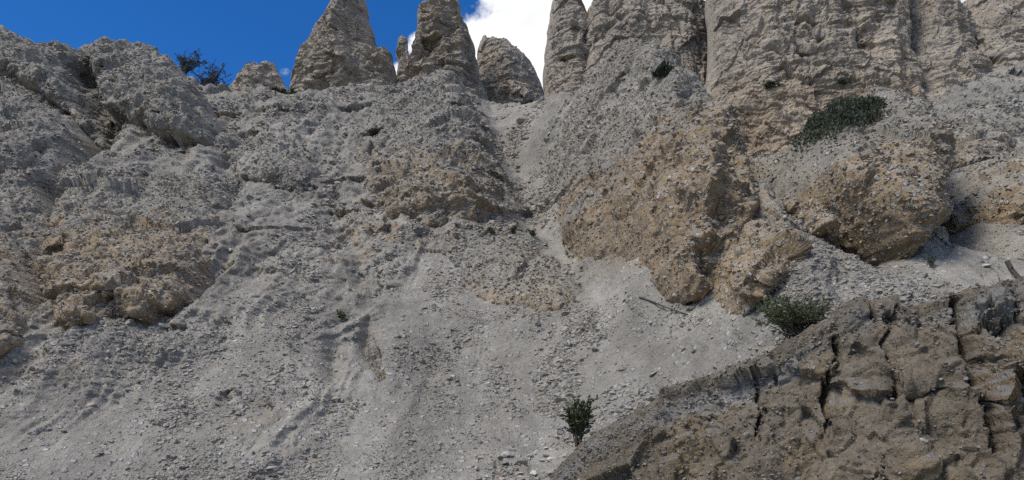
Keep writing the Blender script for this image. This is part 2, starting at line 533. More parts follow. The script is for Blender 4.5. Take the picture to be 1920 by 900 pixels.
def gravel(name, P, size, kind, parent=None, **props):
    n = len(P)
    me = bpy.data.meshes.new(name)
    me.vertices.add(n); me.vertices.foreach_set('co', np.ascontiguousarray(P, np.float32).ravel())
    s = np.stack([size*RNG.uniform(0.8, 1.35, n), size*RNG.uniform(0.7, 1.1, n), size*RNG.uniform(0.4, 0.8, n)], 1)
    a = me.attributes.new('size', 'FLOAT_VECTOR', 'POINT'); a.data.foreach_set('vector', s.astype(np.float32).ravel())
    r = np.stack([RNG.normal(0, 0.3, n), RNG.normal(0, 0.3, n), RNG.uniform(0, 6.28, n)], 1)
    a = me.attributes.new('turn', 'FLOAT_VECTOR', 'POINT'); a.data.foreach_set('vector', r.astype(np.float32).ravel())
    a = me.attributes.new('pick', 'INT', 'POINT'); a.data.foreach_set('value', RNG.integers(0, 5, n).astype(np.int32))
    o = link(name, me, MATOF[kind], parent, kind='stuff', **props)
    md = o.modifiers.new('scatter', 'NODES'); md.node_group = SCAT[kind]
    return o

# where the cut bank in front of the slope stands
BX0, BY0 = float(at(1100, 800, 12.6)[0]), 12.6
BX1, BY1 = float(at(1900, 560, 9.4)[0]), 9.4
def bank_depth(X, Z):
    t = (X - BX0)/(BX1 - BX0)
    return BY0 + (BY1 - BY0)*np.clip(t, -0.3, 1.6) + 0.42*(Z - 3.4)
def bank_out(px, py):
    a, b = ab(px, py)
    Y = 11.0
    for _ in range(60):
        Y = 0.5*Y + 0.5*float(bank_depth(np.array(a*Y), np.array(CAMZ + b*Y)))
    return Y + 0.02
bank_ol = [(1000,1100),(1010,930),(1050,872),(1090,832),(1130,806),(1180,776),(1240,742),(1300,716),(1370,692),(1430,672),(1456,655),(1470,640),(1520,612),(1566,594),(1640,580),(1700,574),(1764,566),(1830,556),(1868,540),(1920,530),(2040,520),(2200,520),(2420,505),(2480,1100)]
_be = np.array([(float(at(q[0], q[1], bank_out(*q))[0]), float(at(q[0], q[1], bank_out(*q))[1])) for q in bank_ol[2:-1]])
def bank_edge(X):
    return np.interp(X, _be[:, 0], _be[:, 1], left=-5.0)
# ================================================================== THE HILLSIDE
def gpts(pts):
    out = []
    for q in pts:
        x, y, z = ground(q[0], q[1]); out.append((float(x), float(z)))
    return out
def gscale(px, py):
    return float(ground(px, py)[1]) / FPX * 1.04      # metres per photo pixel there
# channels cut into the slope: (points in the photo, widths in photo px, depth in m)
GULLIES = [
    ([(905,185),(930,250),(975,330),(1000,400),(1040,455),(1110,520)], [52,48,46,44,42,60], 0.8),
    ([(640,215),(610,300),(620,400),(665,480),(690,560),(640,640),(620,720)], [30,30,20,26,22,20,18], 0.45),
    ([(165,150),(180,230),(160,290),(95,335),(64,400),(58,500),(60,610)], [26,34,30,24,16,14,12], 3.6),
    ([(420,300),(430,360),(400,420),(388,480)], [20,18,12,14], 0.8),
    ([(1340,250),(1400,320),(1455,385),(1540,425),(1640,470)], [14,24,32,40,50], 1.5),
    ([(1730,260),(1760,330),(1800,400),(1850,460)], [26,30,34,40], 1.2),
    ([(430,220),(430,290)], [40,26], 0.5),
    ([(700,610),(690,650),(712,720)], [8,10,8], 0.35),
    ([(860,640),(800,720),(840,840)], [60,50,60], 0.25),
]
RIDGES = [
    ([(830,150),(850,260),(860,420)], [70,80,90], 1.0),
    ([(1190,110),(1240,250),(1260,420)], [80,110,120], 1.3),
    ([(420,420),(490,520),(560,640),(500,800)], [90,110,120,100], 0.7),
    ([(760,640),(740,760),(700,880)], [70,90,120], 0.35),
    ([(960,450),(1010,600)], [80,60], 0.5),
]
HOLLOWS = [  # px, py, rx, ry, depth
    (495,328,48,16,0.55), (572,352,30,14,0.5), (655,347,52,11,0.45), (640,404,34,12,0.4), (430,218,40,10,0.4),
    (505,212,40,12,0.35), (555,300,16,28,0.45), (650,205,22,10,0.4), (915,212,20,9,0.3), 
    (455,755,22,26,0.3), (350,632,26,12,0.3), (1000,390,26,18,0.25), (480,250,40,14,0.3),
    
]
_GU = [(gpts(p), [w*gscale(*q) for w, q in zip(ws, p)], d) for p, ws, d in GULLIES]
_RI = [(gpts(p), [w*gscale(*q) for w, q in zip(ws, p)], d) for p, ws, d in RIDGES]
_HO = []
for (px, py, rx, ry, d) in HOLLOWS:
    g = ground(px, py); s = gscale(px, py)
    _HO.append((float(g[0]), float(g[2]), rx*s, ry*s, d))
# smooth scree: fans where stones have run out
FANS = [[(840,470),(1010,430),(1110,500),(1250,545),(1400,585),(1470,660),(1300,740),(1130,820),(1000,960),(380,960),(520,860),(640,740),(690,620),(740,520)],
        [(1390,310),(1440,360),(1540,420),(1680,470),(1820,490),(1850,430),(1990,420),(1990,560),(1560,620),(1480,600),(1540,500),(1470,400)],
        [(1745,300),(1790,330),(1830,410),(1900,440),(1990,430),(1990,500),(1820,500),(1780,400)],
        [(380,640),(560,600),(640,700),(560,850),(380,960),(-100,960),(-100,800),(200,760)],
        [(890,190),(1010,190),(1030,300),(1030,400),(1080,480),(1000,440),(960,340),(910,250)]]
_FA = [gpts(fractal(f, 2, 0.10, 3+i)) for i, f in enumerate(FANS)]
def fan_mask(X, Z, Y):
    m = np.zeros(X.shape)
    n = 0.9*fbm(X*0.45, Y*0.1, Z*0.45, 3)
    for f in _FA:
        sd, _, _ = poly_sd(X, Z, f)
        m = np.maximum(m, sstep(-0.5, 0.9, sd + n*1.2))
    return m
def hill_low(X, Z):
    """large shape of the slope: channels and ridges"""
    Y = base_y(X, Z)
    d = np.zeros(X.shape)
    wx = 0.45*fbm(X*0.5, Z*0.5, 3.1, 3); wz = 0.35*fbm(X*0.5, Z*0.5, 8.3, 3)
    for pts, ws, dep in _GU:
        q, w = seg_dist(X + wx, Z + wz, pts, ws)
        d += dep*np.exp(-(q/np.maximum(w, .05))**2*1.2)
    for pts, ws, dep in _RI:
        q, w = seg_dist(X + wx, Z + wz, pts, ws)
        d -= dep*np.exp(-(q/np.maximum(w, .05))**2)
    return Y + d
def hill_y(X, Z, fan):
    Y = hill_low(X, Z)
    B = base_y(X, Z)
    rough = 1 - fan
    d = -1.1*fbm(X*0.16, B*0.1, Z*0.16, 3)
    wob = 0.8*fbm(X*0.5, B*0.3, Z*0.5, 3)
    # rain flutes running down the fall line, and lumps
    fl = fbm(X*0.85 + wob, 2.2, Z*0.16, 4, 0.5, True)
    d -= (0.12 + 0.36*rough)*fl
    lump = fbm(X*0.7, B*0.4, Z*0.9 + wob*0.4, 5, 0.55, True)
    d -= (0.03 + 0.15*rough)*lump
    # bedding ledges
    led = fbm(X*0.22 + wob*0.3, 4.4, Z*1.7 + 0.7*wob, 4, 0.55)
    d -= rough*0.10*np.tanh(2.2*led)*sstep(-0.25, 0.25, fbm(X*0.2, 9.1, Z*0.2, 2))
    fx, fz = X + 0.5*wob, Z + 0.4*wob
    hi = sstep(700, 420, to_px(X, B, Z)[1])*0.75 + 0.25
    d -= rough*hi*(0.28*facets(fx*0.5, fz*0.55, 1) + 0.09*facets(fx*1.5, fz*1.6, 2))
    d -= rough*hi*0.22*billow(X*0.7 + 0.4*wob, 4.0, Z*0.7, 3)
    med = fbm(X*2.1, B*1.2, Z*2.4, 4, 0.6)
    d -= (0.06 + 0.10*rough)*med
    fine = fbm(X*7.0, B*4.0, Z*8.0, 3, 0.6)
    d -= (0.030 + 0.055*rough)*fine
    for (cx, cz, rx, rz, dep) in _HO:
        n = 0.35*np.tanh(2*med) + 0.2*fine
        u = (X - cx)/rx + 1.1*med; v = (Z - cz)/rz + 1.3*wob + 0.8*fine
        v = np.where(v > 0, v*1.7, v)
        d += dep*1.0*np.clip(1 - (u*u + v*v)*(1 + n), 0, 1)**0.6
    return Y + d

CREST = np.array([(-700,210),(-300,190),(0,150),(100,118),(200,112),(320,125),(385,166),(430,168),(540,176),(640,172),(740,168),(800,172),
                  (870,176),(930,186),(1030,188),(1100,180),(1200,190),(1320,262),(1400,300),(1480,300),(1560,262),(1680,225),(1740,190),(1800,165),(1920,120),(2300,90),(2700,80)], float)
NU, NV = 1060, 540
a_cols = np.linspace(-0.96, 0.96, NU)
_cpx = CREST[:, 0]; ca, cb = ab(CREST[:, 0], CREST[:, 1])
order = np.argsort(ca)
crest_b = np.interp(a_cols, ca[order], cb[order])
crest_b = crest_b + 0.010*fbm(a_cols*22, 0.3, 1.7, 4)
t_rows = np.linspace(0, 1, NV)
A = np.broadcast_to(a_cols, (NV, NU))
B_ = -0.035 + (crest_b[None, :] + 0.035)*t_rows[:, None]
Yg = solve_ground(A, B_)
GX = A*Yg; GZ = CAMZ + B_*Yg
FAN = fan_mask(GX, GZ, Yg)
GY = hill_y(GX, GZ, FAN)
# tan ground patches that belong to the slope: px, py, rx, ry, amount
TANS = [(260,470,260,200,0.32), (520,520,140,120,0.25), (960,520,120,80,0.35), (700,450,110,70,0.5), (720,400,90,50,0.5), (640,470,70,60,0.5), (490,790,60,50,0.7), (705,660,20,60,0.8),
        (1180,500,80,40,0.4), (150,700,160,40,0.3), (250,560,180,90,0.4), (880,380,110,80,0.5), (1010,600,60,40,0.5), (430,220,90,20,0.45),
        (600,540,90,60,0.35), (1420,330,80,60,0.2), (1250,430,200,120,0.6), (820,460,60,40,0.4), (560,330,80,30,0.3),(1600,190,120,80,.4)]
def blob_mask(X, Z, blobs, n):
    m = np.zeros(X.shape)
    for (px, py, rx, ry, am) in blobs:
        g = ground(px, py); s = gscale(px, py)
        q = ((X - g[0])/(rx*s))**2 + ((Z - g[2])/(ry*s))**2
        m = np.maximum(m, am*np.clip(1.4 - q*(1 + 0.8*n), 0, 1))
    return m
nz_t = fbm(GX*0.8, GZ*0.8, 0.7, 3)
hill_tan = np.clip(blob_mask(GX, GZ, TANS, nz_t) + 0.40*(1-FAN)*(nz_t + 0.2), 0, 1)
GULLY_SHADE = [(160,250,40,70,0.5), (55,480,16,160,0.7), (390,440,16,60,0.5), (120,260,60,60,0.35)]  # shade of the gullies and cracks, painted into the slope colour
hill_shade = np.clip(blob_mask(GX, GZ, GULLY_SHADE, nz_t), 0, 1)
bm_ = sstep(0.0, 0.35, bank_edge(GX) - GZ)
GY = np.where(bm_ > 0, np.maximum(GY, bank_depth(GX, GZ) + 0.35 + 0.9*bm_), GY)
V = np.stack([GX, GY, GZ], -1)
# behind the crest the ground runs back as a gentle shelf
back = []
for k in range(1, 15):
    q = V[-1].copy()
    dy = 0.5*k + 0.28*k*k
    q[:, 1] += dy
    q[:, 0] *= (q[:, 1])/(q[:, 1] - dy)*0.5 + 0.5
    q[:, 2] += 0.10*dy + 0.12*fbm(q[:, 0]*0.5, q[:, 1]*0.5, 2.0, 3)
    back.append(q)
Vall = np.concatenate([V] + [b[None] for b in back], 0)
ext = lambda M: np.concatenate([M, np.repeat(M[-1:], len(back), 0)], 0).ravel()
NVa = Vall.shape[0]
idx = np.arange(NVa*NU).reshape(NVa, NU)
Fq = np.stack([idx[:-1, :-1], idx[:-1, 1:], idx[1:, 1:], idx[1:, :-1]], -1).reshape(-1, 4)
me = make_mesh('hillside', Vall.reshape(-1, 3), Fq, {'tan': ext(hill_tan), 'dark': ext(hill_shade)})
hill = link('hillside', me, M_HILL, kind='structure')

# the flat ground the camera stands on, reaching under the foot of the slope and away to the horizon
gn = 120
gx = np.sign(np.linspace(-1, 1, gn))*np.abs(np.linspace(-1, 1, gn))**3*1200
gy = np.sign(np.linspace(-1, 1, gn))*np.abs(np.linspace(-1, 1, gn))**3*1200 + 5
XX, YY = np.meshgrid(gx, gy)
ZZ = 0.05*fbm(XX*0.3, YY*0.3, 0.2, 3) - 0.02
ii = np.arange(gn*gn).reshape(gn, gn)
gF = np.stack([ii[:-1, :-1], ii[:-1, 1:], ii[1:, 1:], ii[1:, :-1]], -1).reshape(-1, 4)
link('ground', make_mesh('ground', np.stack([XX, YY, ZZ], -1).reshape(-1, 3), gF,
     {'tan': np.zeros(gn*gn), 'dark': np.zeros(gn*gn)}), M_HILL, kind='structure')

# ================================================================== ROCK MASSES
def box_blur(M, w, passes=3):
    w = max(1, int(w))
    for _ in range(passes):
        for ax in (0, 1):
            pad = [(0, 0), (0, 0)]; pad[ax] = (w + 1, w)
            c = np.cumsum(np.pad(M, pad, mode='edge'), axis=ax, dtype=np.float64)
            n = M.shape[ax]
            hi = np.take(c, np.arange(2*w + 1, 2*w + 1 + n), axis=ax); lo = np.take(c, np.arange(0, n), axis=ax)
            M = (hi - lo)/(2*w + 1)
    return M.astype(np.float32)
def rock_mass(name, outline, depth_fn, T, R, step, mat, label=None, category=None, group=None, closed=True, seed=1,
              rough=0.12, levels=3, frac=0.09, flute=0.0, strata=0.0, lumps=0.3, med=0.1, fine=0.03, tan=0.3, dark=0.0,
              ridges=(), grooves=(), dents=(), ridge_w=0.5, tan_fn=None, dark_fn=None, out_depth=None, bury=0.0, steep=5.0, prof_pow=0.5, facet=0.0, tilt=0.0, shelf=False, knob=0.0, wedge=0.0, fscale=1.0, bed=0.0, foot=0.0, fmask=None):
    """One solid of rock. `outline` (photo pixels) is set at its own distance; the front is swelled by T metres
    and, for free-standing rock, the back as well. Returns object + sample points for its pebbles."""
    op = fractal(outline, levels, frac, seed)
    def conv(q):
        x = at(q[0], q[1], getattr(out_depth, 'side', out_depth)(q[0], q[1]))[0]      # flanks show at the swell, the foot at the rim
        z = at(q[0], q[1], out_depth(q[0], q[1]))[1]
        return float(x), float(z)
    poly = [conv(q) for q in op]
    P = np.array(poly)
    mg = step*3
    x0, x1 = P[:, 0].min() - mg, P[:, 0].max() + mg
    z0, z1 = P[:, 1].min() - mg, P[:, 1].max() + mg
    nx = int((x1-x0)/step) + 2; nz = int((z1-z0)/step) + 2
    X, Z = np.meshgrid(np.linspace(x0, x1, nx).astype(np.float32), np.linspace(z0, z1, nz).astype(np.float32))
    sd, cx, cz = poly_sd(X, Z, poly)
    if not closed and not shelf:
        sd = sd + 0.15*R*fbm(X*1.5/R, 4.1 + seed, Z*1.5/R, 3, 0.45)
    if closed:
        inside = sd > 0
        cell = (inside[:-1, :-1] | inside[:-1, 1:] | inside[1:, 1:] | inside[1:, :-1])
        snap = ~inside
        X = np.where(snap, cx, X); Z = np.where(snap, cz, Z)
        sdc = np.maximum(sd, 0)
    elif shelf:
        lim = -1.2
        ok = sd > lim
        cell = ok[:-1, :-1] & ok[:-1, 1:] & ok[1:, 1:] & ok[1:, :-1]
        X = np.where(sd < 0, cx, X); Z = np.where(sd < 0, cz + 0.03*sd, Z)
        sdc = np.maximum(sd, 0)
    else:
        lim = -1.2
        ok = sd > lim
        cell = ok[:-1, :-1] & ok[:-1, 1:] & ok[1:, 1:] & ok[1:, :-1]
        sdc = np.maximum(sd, 0)
    mask = np.zeros(X.shape, bool)                     # only points that carry faces are worked out
    for a_, b_ in ((slice(None, -1), slice(None, -1)), (slice(None, -1), slice(1, None)), (slice(1, None), slice(1, None)), (slice(1, None), slice(None, -1))):
        mask[a_, b_] |= cell
    D = base_y(X, Z).astype(np.float32) if not closed else np.zeros(X.shape, np.float32)
    D[mask] = depth_fn(X[mask], Z[mask])
    soft = box_blur(sdc, (0.05 if closed else 0.16)*R/step)
    sdc = sdc + (soft - sdc)*sstep(0.05*R, 0.35*R, sdc)
    sdc = np.maximum(sdc + 0.10*R*fbm(X*1.6/R, 2.2, Z*1.6/R, 3)*sstep(0.0, 0.2*R, sdc), 0)
    s = np.clip(sdc/R, 0, 1)
    prof = np.clip(1 - (1 - s)**2, 0, 1)**prof_pow*(1 - wedge) + wedge*s**0.85
    env = sstep(0, 0.35, sdc/R)
    zr = (Z - P[:, 1].min())/(P[:, 1].max() - P[:, 1].min())
    H = T*prof*(1 - tilt*sstep(0.2, 1.0, zr))
    H = H*(1 - foot*sstep(0.45, 0.0, zr))
    xm, zm = X[mask], Z[mask]
    hm = np.zeros(xm.shape, np.float32)
    for (pts, w, dep) in ridges:
        q, _ = seg_dist(xm + 0.15*fbm(xm*1.2, 2.0, zm*1.2, 3), zm, [conv(p) for p in pts])
        hm = hm + dep*np.maximum(0, 1 - q/w)**1.2
    for (px, py, rx, ry, dep) in dents:
        c = conv((px, py)); sc = out_depth(px, py)/FPX
        q1 = 1.0/(sc*(rx + ry)*0.5)
        n = 0.4*fbm(xm*1.6, 0.4, zm*1.6, 3)
        u = (xm - c[0])/(rx*sc) + 0.6*fbm(xm*q1*0.6, 6.1, zm*q1*0.6, 3); v = (zm - c[1])/(ry*sc) + 0.9*fbm(xm*q1*0.6, 1.9, zm*q1*0.6, 3)
        v = np.where(v > 0, v*1.5, v)
        hm = hm - dep*np.clip(1 - (u*u + v*v)*(1 + n), 0, 1)**0.55
    H[mask] += hm
    if closed:
        Y0 = D - np.where(sd > 0, H, 0)
    else:
        Y0 = D + bury - H + np.where(sd < 0, -sd*steep, 0)
    # rough the surface along its own normal, with noise that fills space
    Ys = box_blur(np.where(mask, Y0, D), max(1, 0.10/step), 2)
    gz_, gx_ = np.gradient(Ys, step)
    ln = np.sqrt(1 + gx_**2 + gz_**2).astype(np.float32)
    n3 = np.stack([gx_/ln, -1/ln, gz_/ln], -1)[mask]
    ym = Y0[mask]
    lnm = ln[mask]
    att = lambda f: 1/(1 + (1.6*f*step*lnm)**2)
    o = seed*3.7
    wob = fbm(xm*0.4 + o, ym*0.4, zm*0.4, 3)
    h = lumps*fbm(xm*0.45 + o, ym*0.45, zm*0.4, 4, 0.55, True)
    if flute:
        h = h + flute*fbm(xm*0.55 + 0.8*wob + o, ym*0.55, zm*0.09, 4, 0.55, True)
    if strata:
        sN = fbm(xm*0.16 + o, ym*0.16, zm*1.5 + 0.9*wob, 4, 0.6)
        h = h + strata*np.tanh(3.0*sN)
    if bed:
        bN = perlin(xm*0.12 + o, ym*0.12, zm*3.4 + 0.8*wob) + 0.6*perlin(xm*0.2, ym*0.2 + o, zm*8.1 + 1.2*wob)
        h = h + bed*np.tanh(4*bN)*sstep(-0.3, 0.3, perlin(xm*0.35 + o, ym*0.35, zm*0.3) + 0.05)
    if facet:
        fx = (xm + 0.35*wob + 0.12*fbm(xm*2 + o, ym*2, zm*2, 2))*fscale; fz = (zm + 0.3*wob)*fscale; fy = ym*fscale
        h = h + facet*(1.0 if fmask is None else fmask(xm))*(facets3(fx*0.6 + o, fy*0.6, fz*0.65, 3) + 0.45*att(1.6*fscale)*facets3(fx*1.5 + o, fy*1.5, fz*1.7, 4) + 0.18*att(4*fscale)*facets3(fx*3.9, fy*3.9, fz*4.3 + o, 5))
    if knob:
        h = h + knob*billow(xm*0.75 + 0.4*wob + o, ym*0.75, zm*0.85 + 0.4*wob, 4, 0.5)
    h = h + med*att(3)*fbm(xm*1.9 + o, ym*1.9, zm*2.3, 4, 0.6)
    h = h + fine*att(9)*fbm(xm*7 + o, ym*7, zm*8.5, 3, 0.6)
    h = h*(0.25 + 0.75*env[mask])*((sd[mask] > 0) if closed else (sstep(0.0, 0.03, sd[mask]) if shelf else 1.0))
    Yf = Y0.copy(); Xf = X.copy(); Zf = Z.copy()
    lat = 0.85/(1 + (lnm/3.5)**2)
    Xf[mask] += n3[:, 0]*h*lat; Yf[mask] += n3[:, 1]*h; Zf[mask] += n3[:, 2]*h*lat
    for (pts, w, dep) in grooves:
        xg, zg = Xf[mask], Zf[mask]
        q, _ = seg_dist(xg + 0.9*w*fbm(xg*0.5/w, 2.0, zg*0.5/w, 3), zg, [conv(p) for p in fractal(pts, 2, 0.14, seed+5, False)])
        Yf[mask] += dep*np.exp(-(q/w)**2)*(0.7 + 0.6*fbm(xg*2, 1.0, zg*2, 2))
    if closed:
        Hb = T*0.9*prof
        Hb[mask] += 0.4*fbm(xm*0.5, 3.0 + seed, zm*0.4, 3)*(0.1 + 0.6*env[mask])
        Yb = D + np.where(sd > 0, np.maximum(Hb, 0.05), 0)
    nn = fbm(X*0.9, 3.0, Z*0.9, 3)
    tanv = tan + 0.35*nn if tan_fn is None else tan_fn(X, Z, s, nn)
    darkv = dark + 0.0*X if dark_fn is None else dark_fn(X, Z, s, nn, sd)
    idx = np.arange(X.size).reshape(X.shape)
    Fq = np.stack([idx[:-1, :-1], idx[:-1, 1:], idx[1:, 1:], idx[1:, :-1]], -1)[cell]
    Vf = np.stack([Xf, Yf, Zf], -1).reshape(-1, 3)
    base_loc = np.array([P[:, 0].mean(), float(np.mean(D[sd > 0])), P[:, 1].min()])
    tanr, darkr, sr = np.clip(tanv, 0, 1.5).ravel(), np.clip(darkv, 0, 1).ravel(), sd.ravel()
    if closed:
        Vb = np.stack([X, Yb, Z], -1).reshape(-1, 3)
        off = X.size
        F2 = Fq[:, ::-1] + off
        rim = (sd <= 0).ravel()
        rmap = np.arange(2*off); rmap[off:][rim] = np.nonzero(rim)[0]
        Va = np.concatenate([Vf, Vb]); Fa = rmap[np.concatenate([Fq, F2])]
        tt = np.concatenate([tanr, tanr]); dd = np.concatenate([darkr, darkr])
        keep = np.array([True])
    else:
        Va, Fa, tt, dd = Vf, Fq, tanr, darkr
    Va, Fa, tt, dd = compact(Va, Fa, tt, dd)
    me = make_mesh(name, Va - base_loc, Fa, {'tan': tt, 'dark': dd}, smooth=not closed)
    o = link(name, me, mat, loc=tuple(base_loc))
    if label: o['label'] = label
    if category: o['category'] = category
    if group: o['group'] = group
    front = Vf[sr > step*2]
    return o, front, base_loc

def hill_depth(bias):
    return lambda X, Z: hill_low(X, Z) - 1.1*fbm(X*0.16, base_y(X, Z)*0.1, Z*0.16, 3) + bias
def block_depth(X, Z):
    return base_y(X, Z) - 1.1*fbm(X*0.16, base_y(X, Z)*0.1, Z*0.16, 3) + 0.15
def out_on_hill(T, ol, full, foot=0.2):
    y0 = min(q[1] for q in ol); y1 = max(q[1] for q in ol)
    def f(px, py):
        t = min(1, max(0, (py - y0)/(y1 - y0)))
        return float(ground(px, py)[1]) - T*(1 - t)**0.7 + foot*t
    f.side = lambda px, py: float(ground(px, py)[1]) - full
    return f
def pxm(px, py): return float(ground(px, py)[1])/FPX

def add_cobbles(o, base, front, n, smin, smax, kind, name='cobble', sink=0.25):
    """stones set in the rock, each a piece of its own"""
    if len(front) == 0: return
    r = random.Random(len(front))
    ids = RNG.choice(len(front), size=min(n, len(front)), replace=False)
    for i in ids:
        p = front[i]
        s = smin*(smax/smin)**(r.random()**2.2)
        c = link(name, r.choice(ROCKS[kind]), None, o)
        c.location = Vector((p[0]-base[0], p[1]-base[1] + s*sink*0.3, p[2]-base[2]))
        c.rotation_euler = (r.gauss(0, .35), r.gauss(0, .35), r.uniform(0, 6.28))
        c.scale = (s*r.uniform(.9, 1.3), s*r.uniform(.8, 1.1), s*r.uniform(.6, 1.0))
def add_pebbles(o, base, front, n, smin, smax, kind):
    ids = RNG.integers(0, len(front), n)
    P = front[ids] - base
    s = smin*(smax/smin)**(RNG.random(n)**2.6)
    P = P + RNG.normal(0, 0.02, P.shape)
    gravel('pebbles', P, s, kind, parent=o)

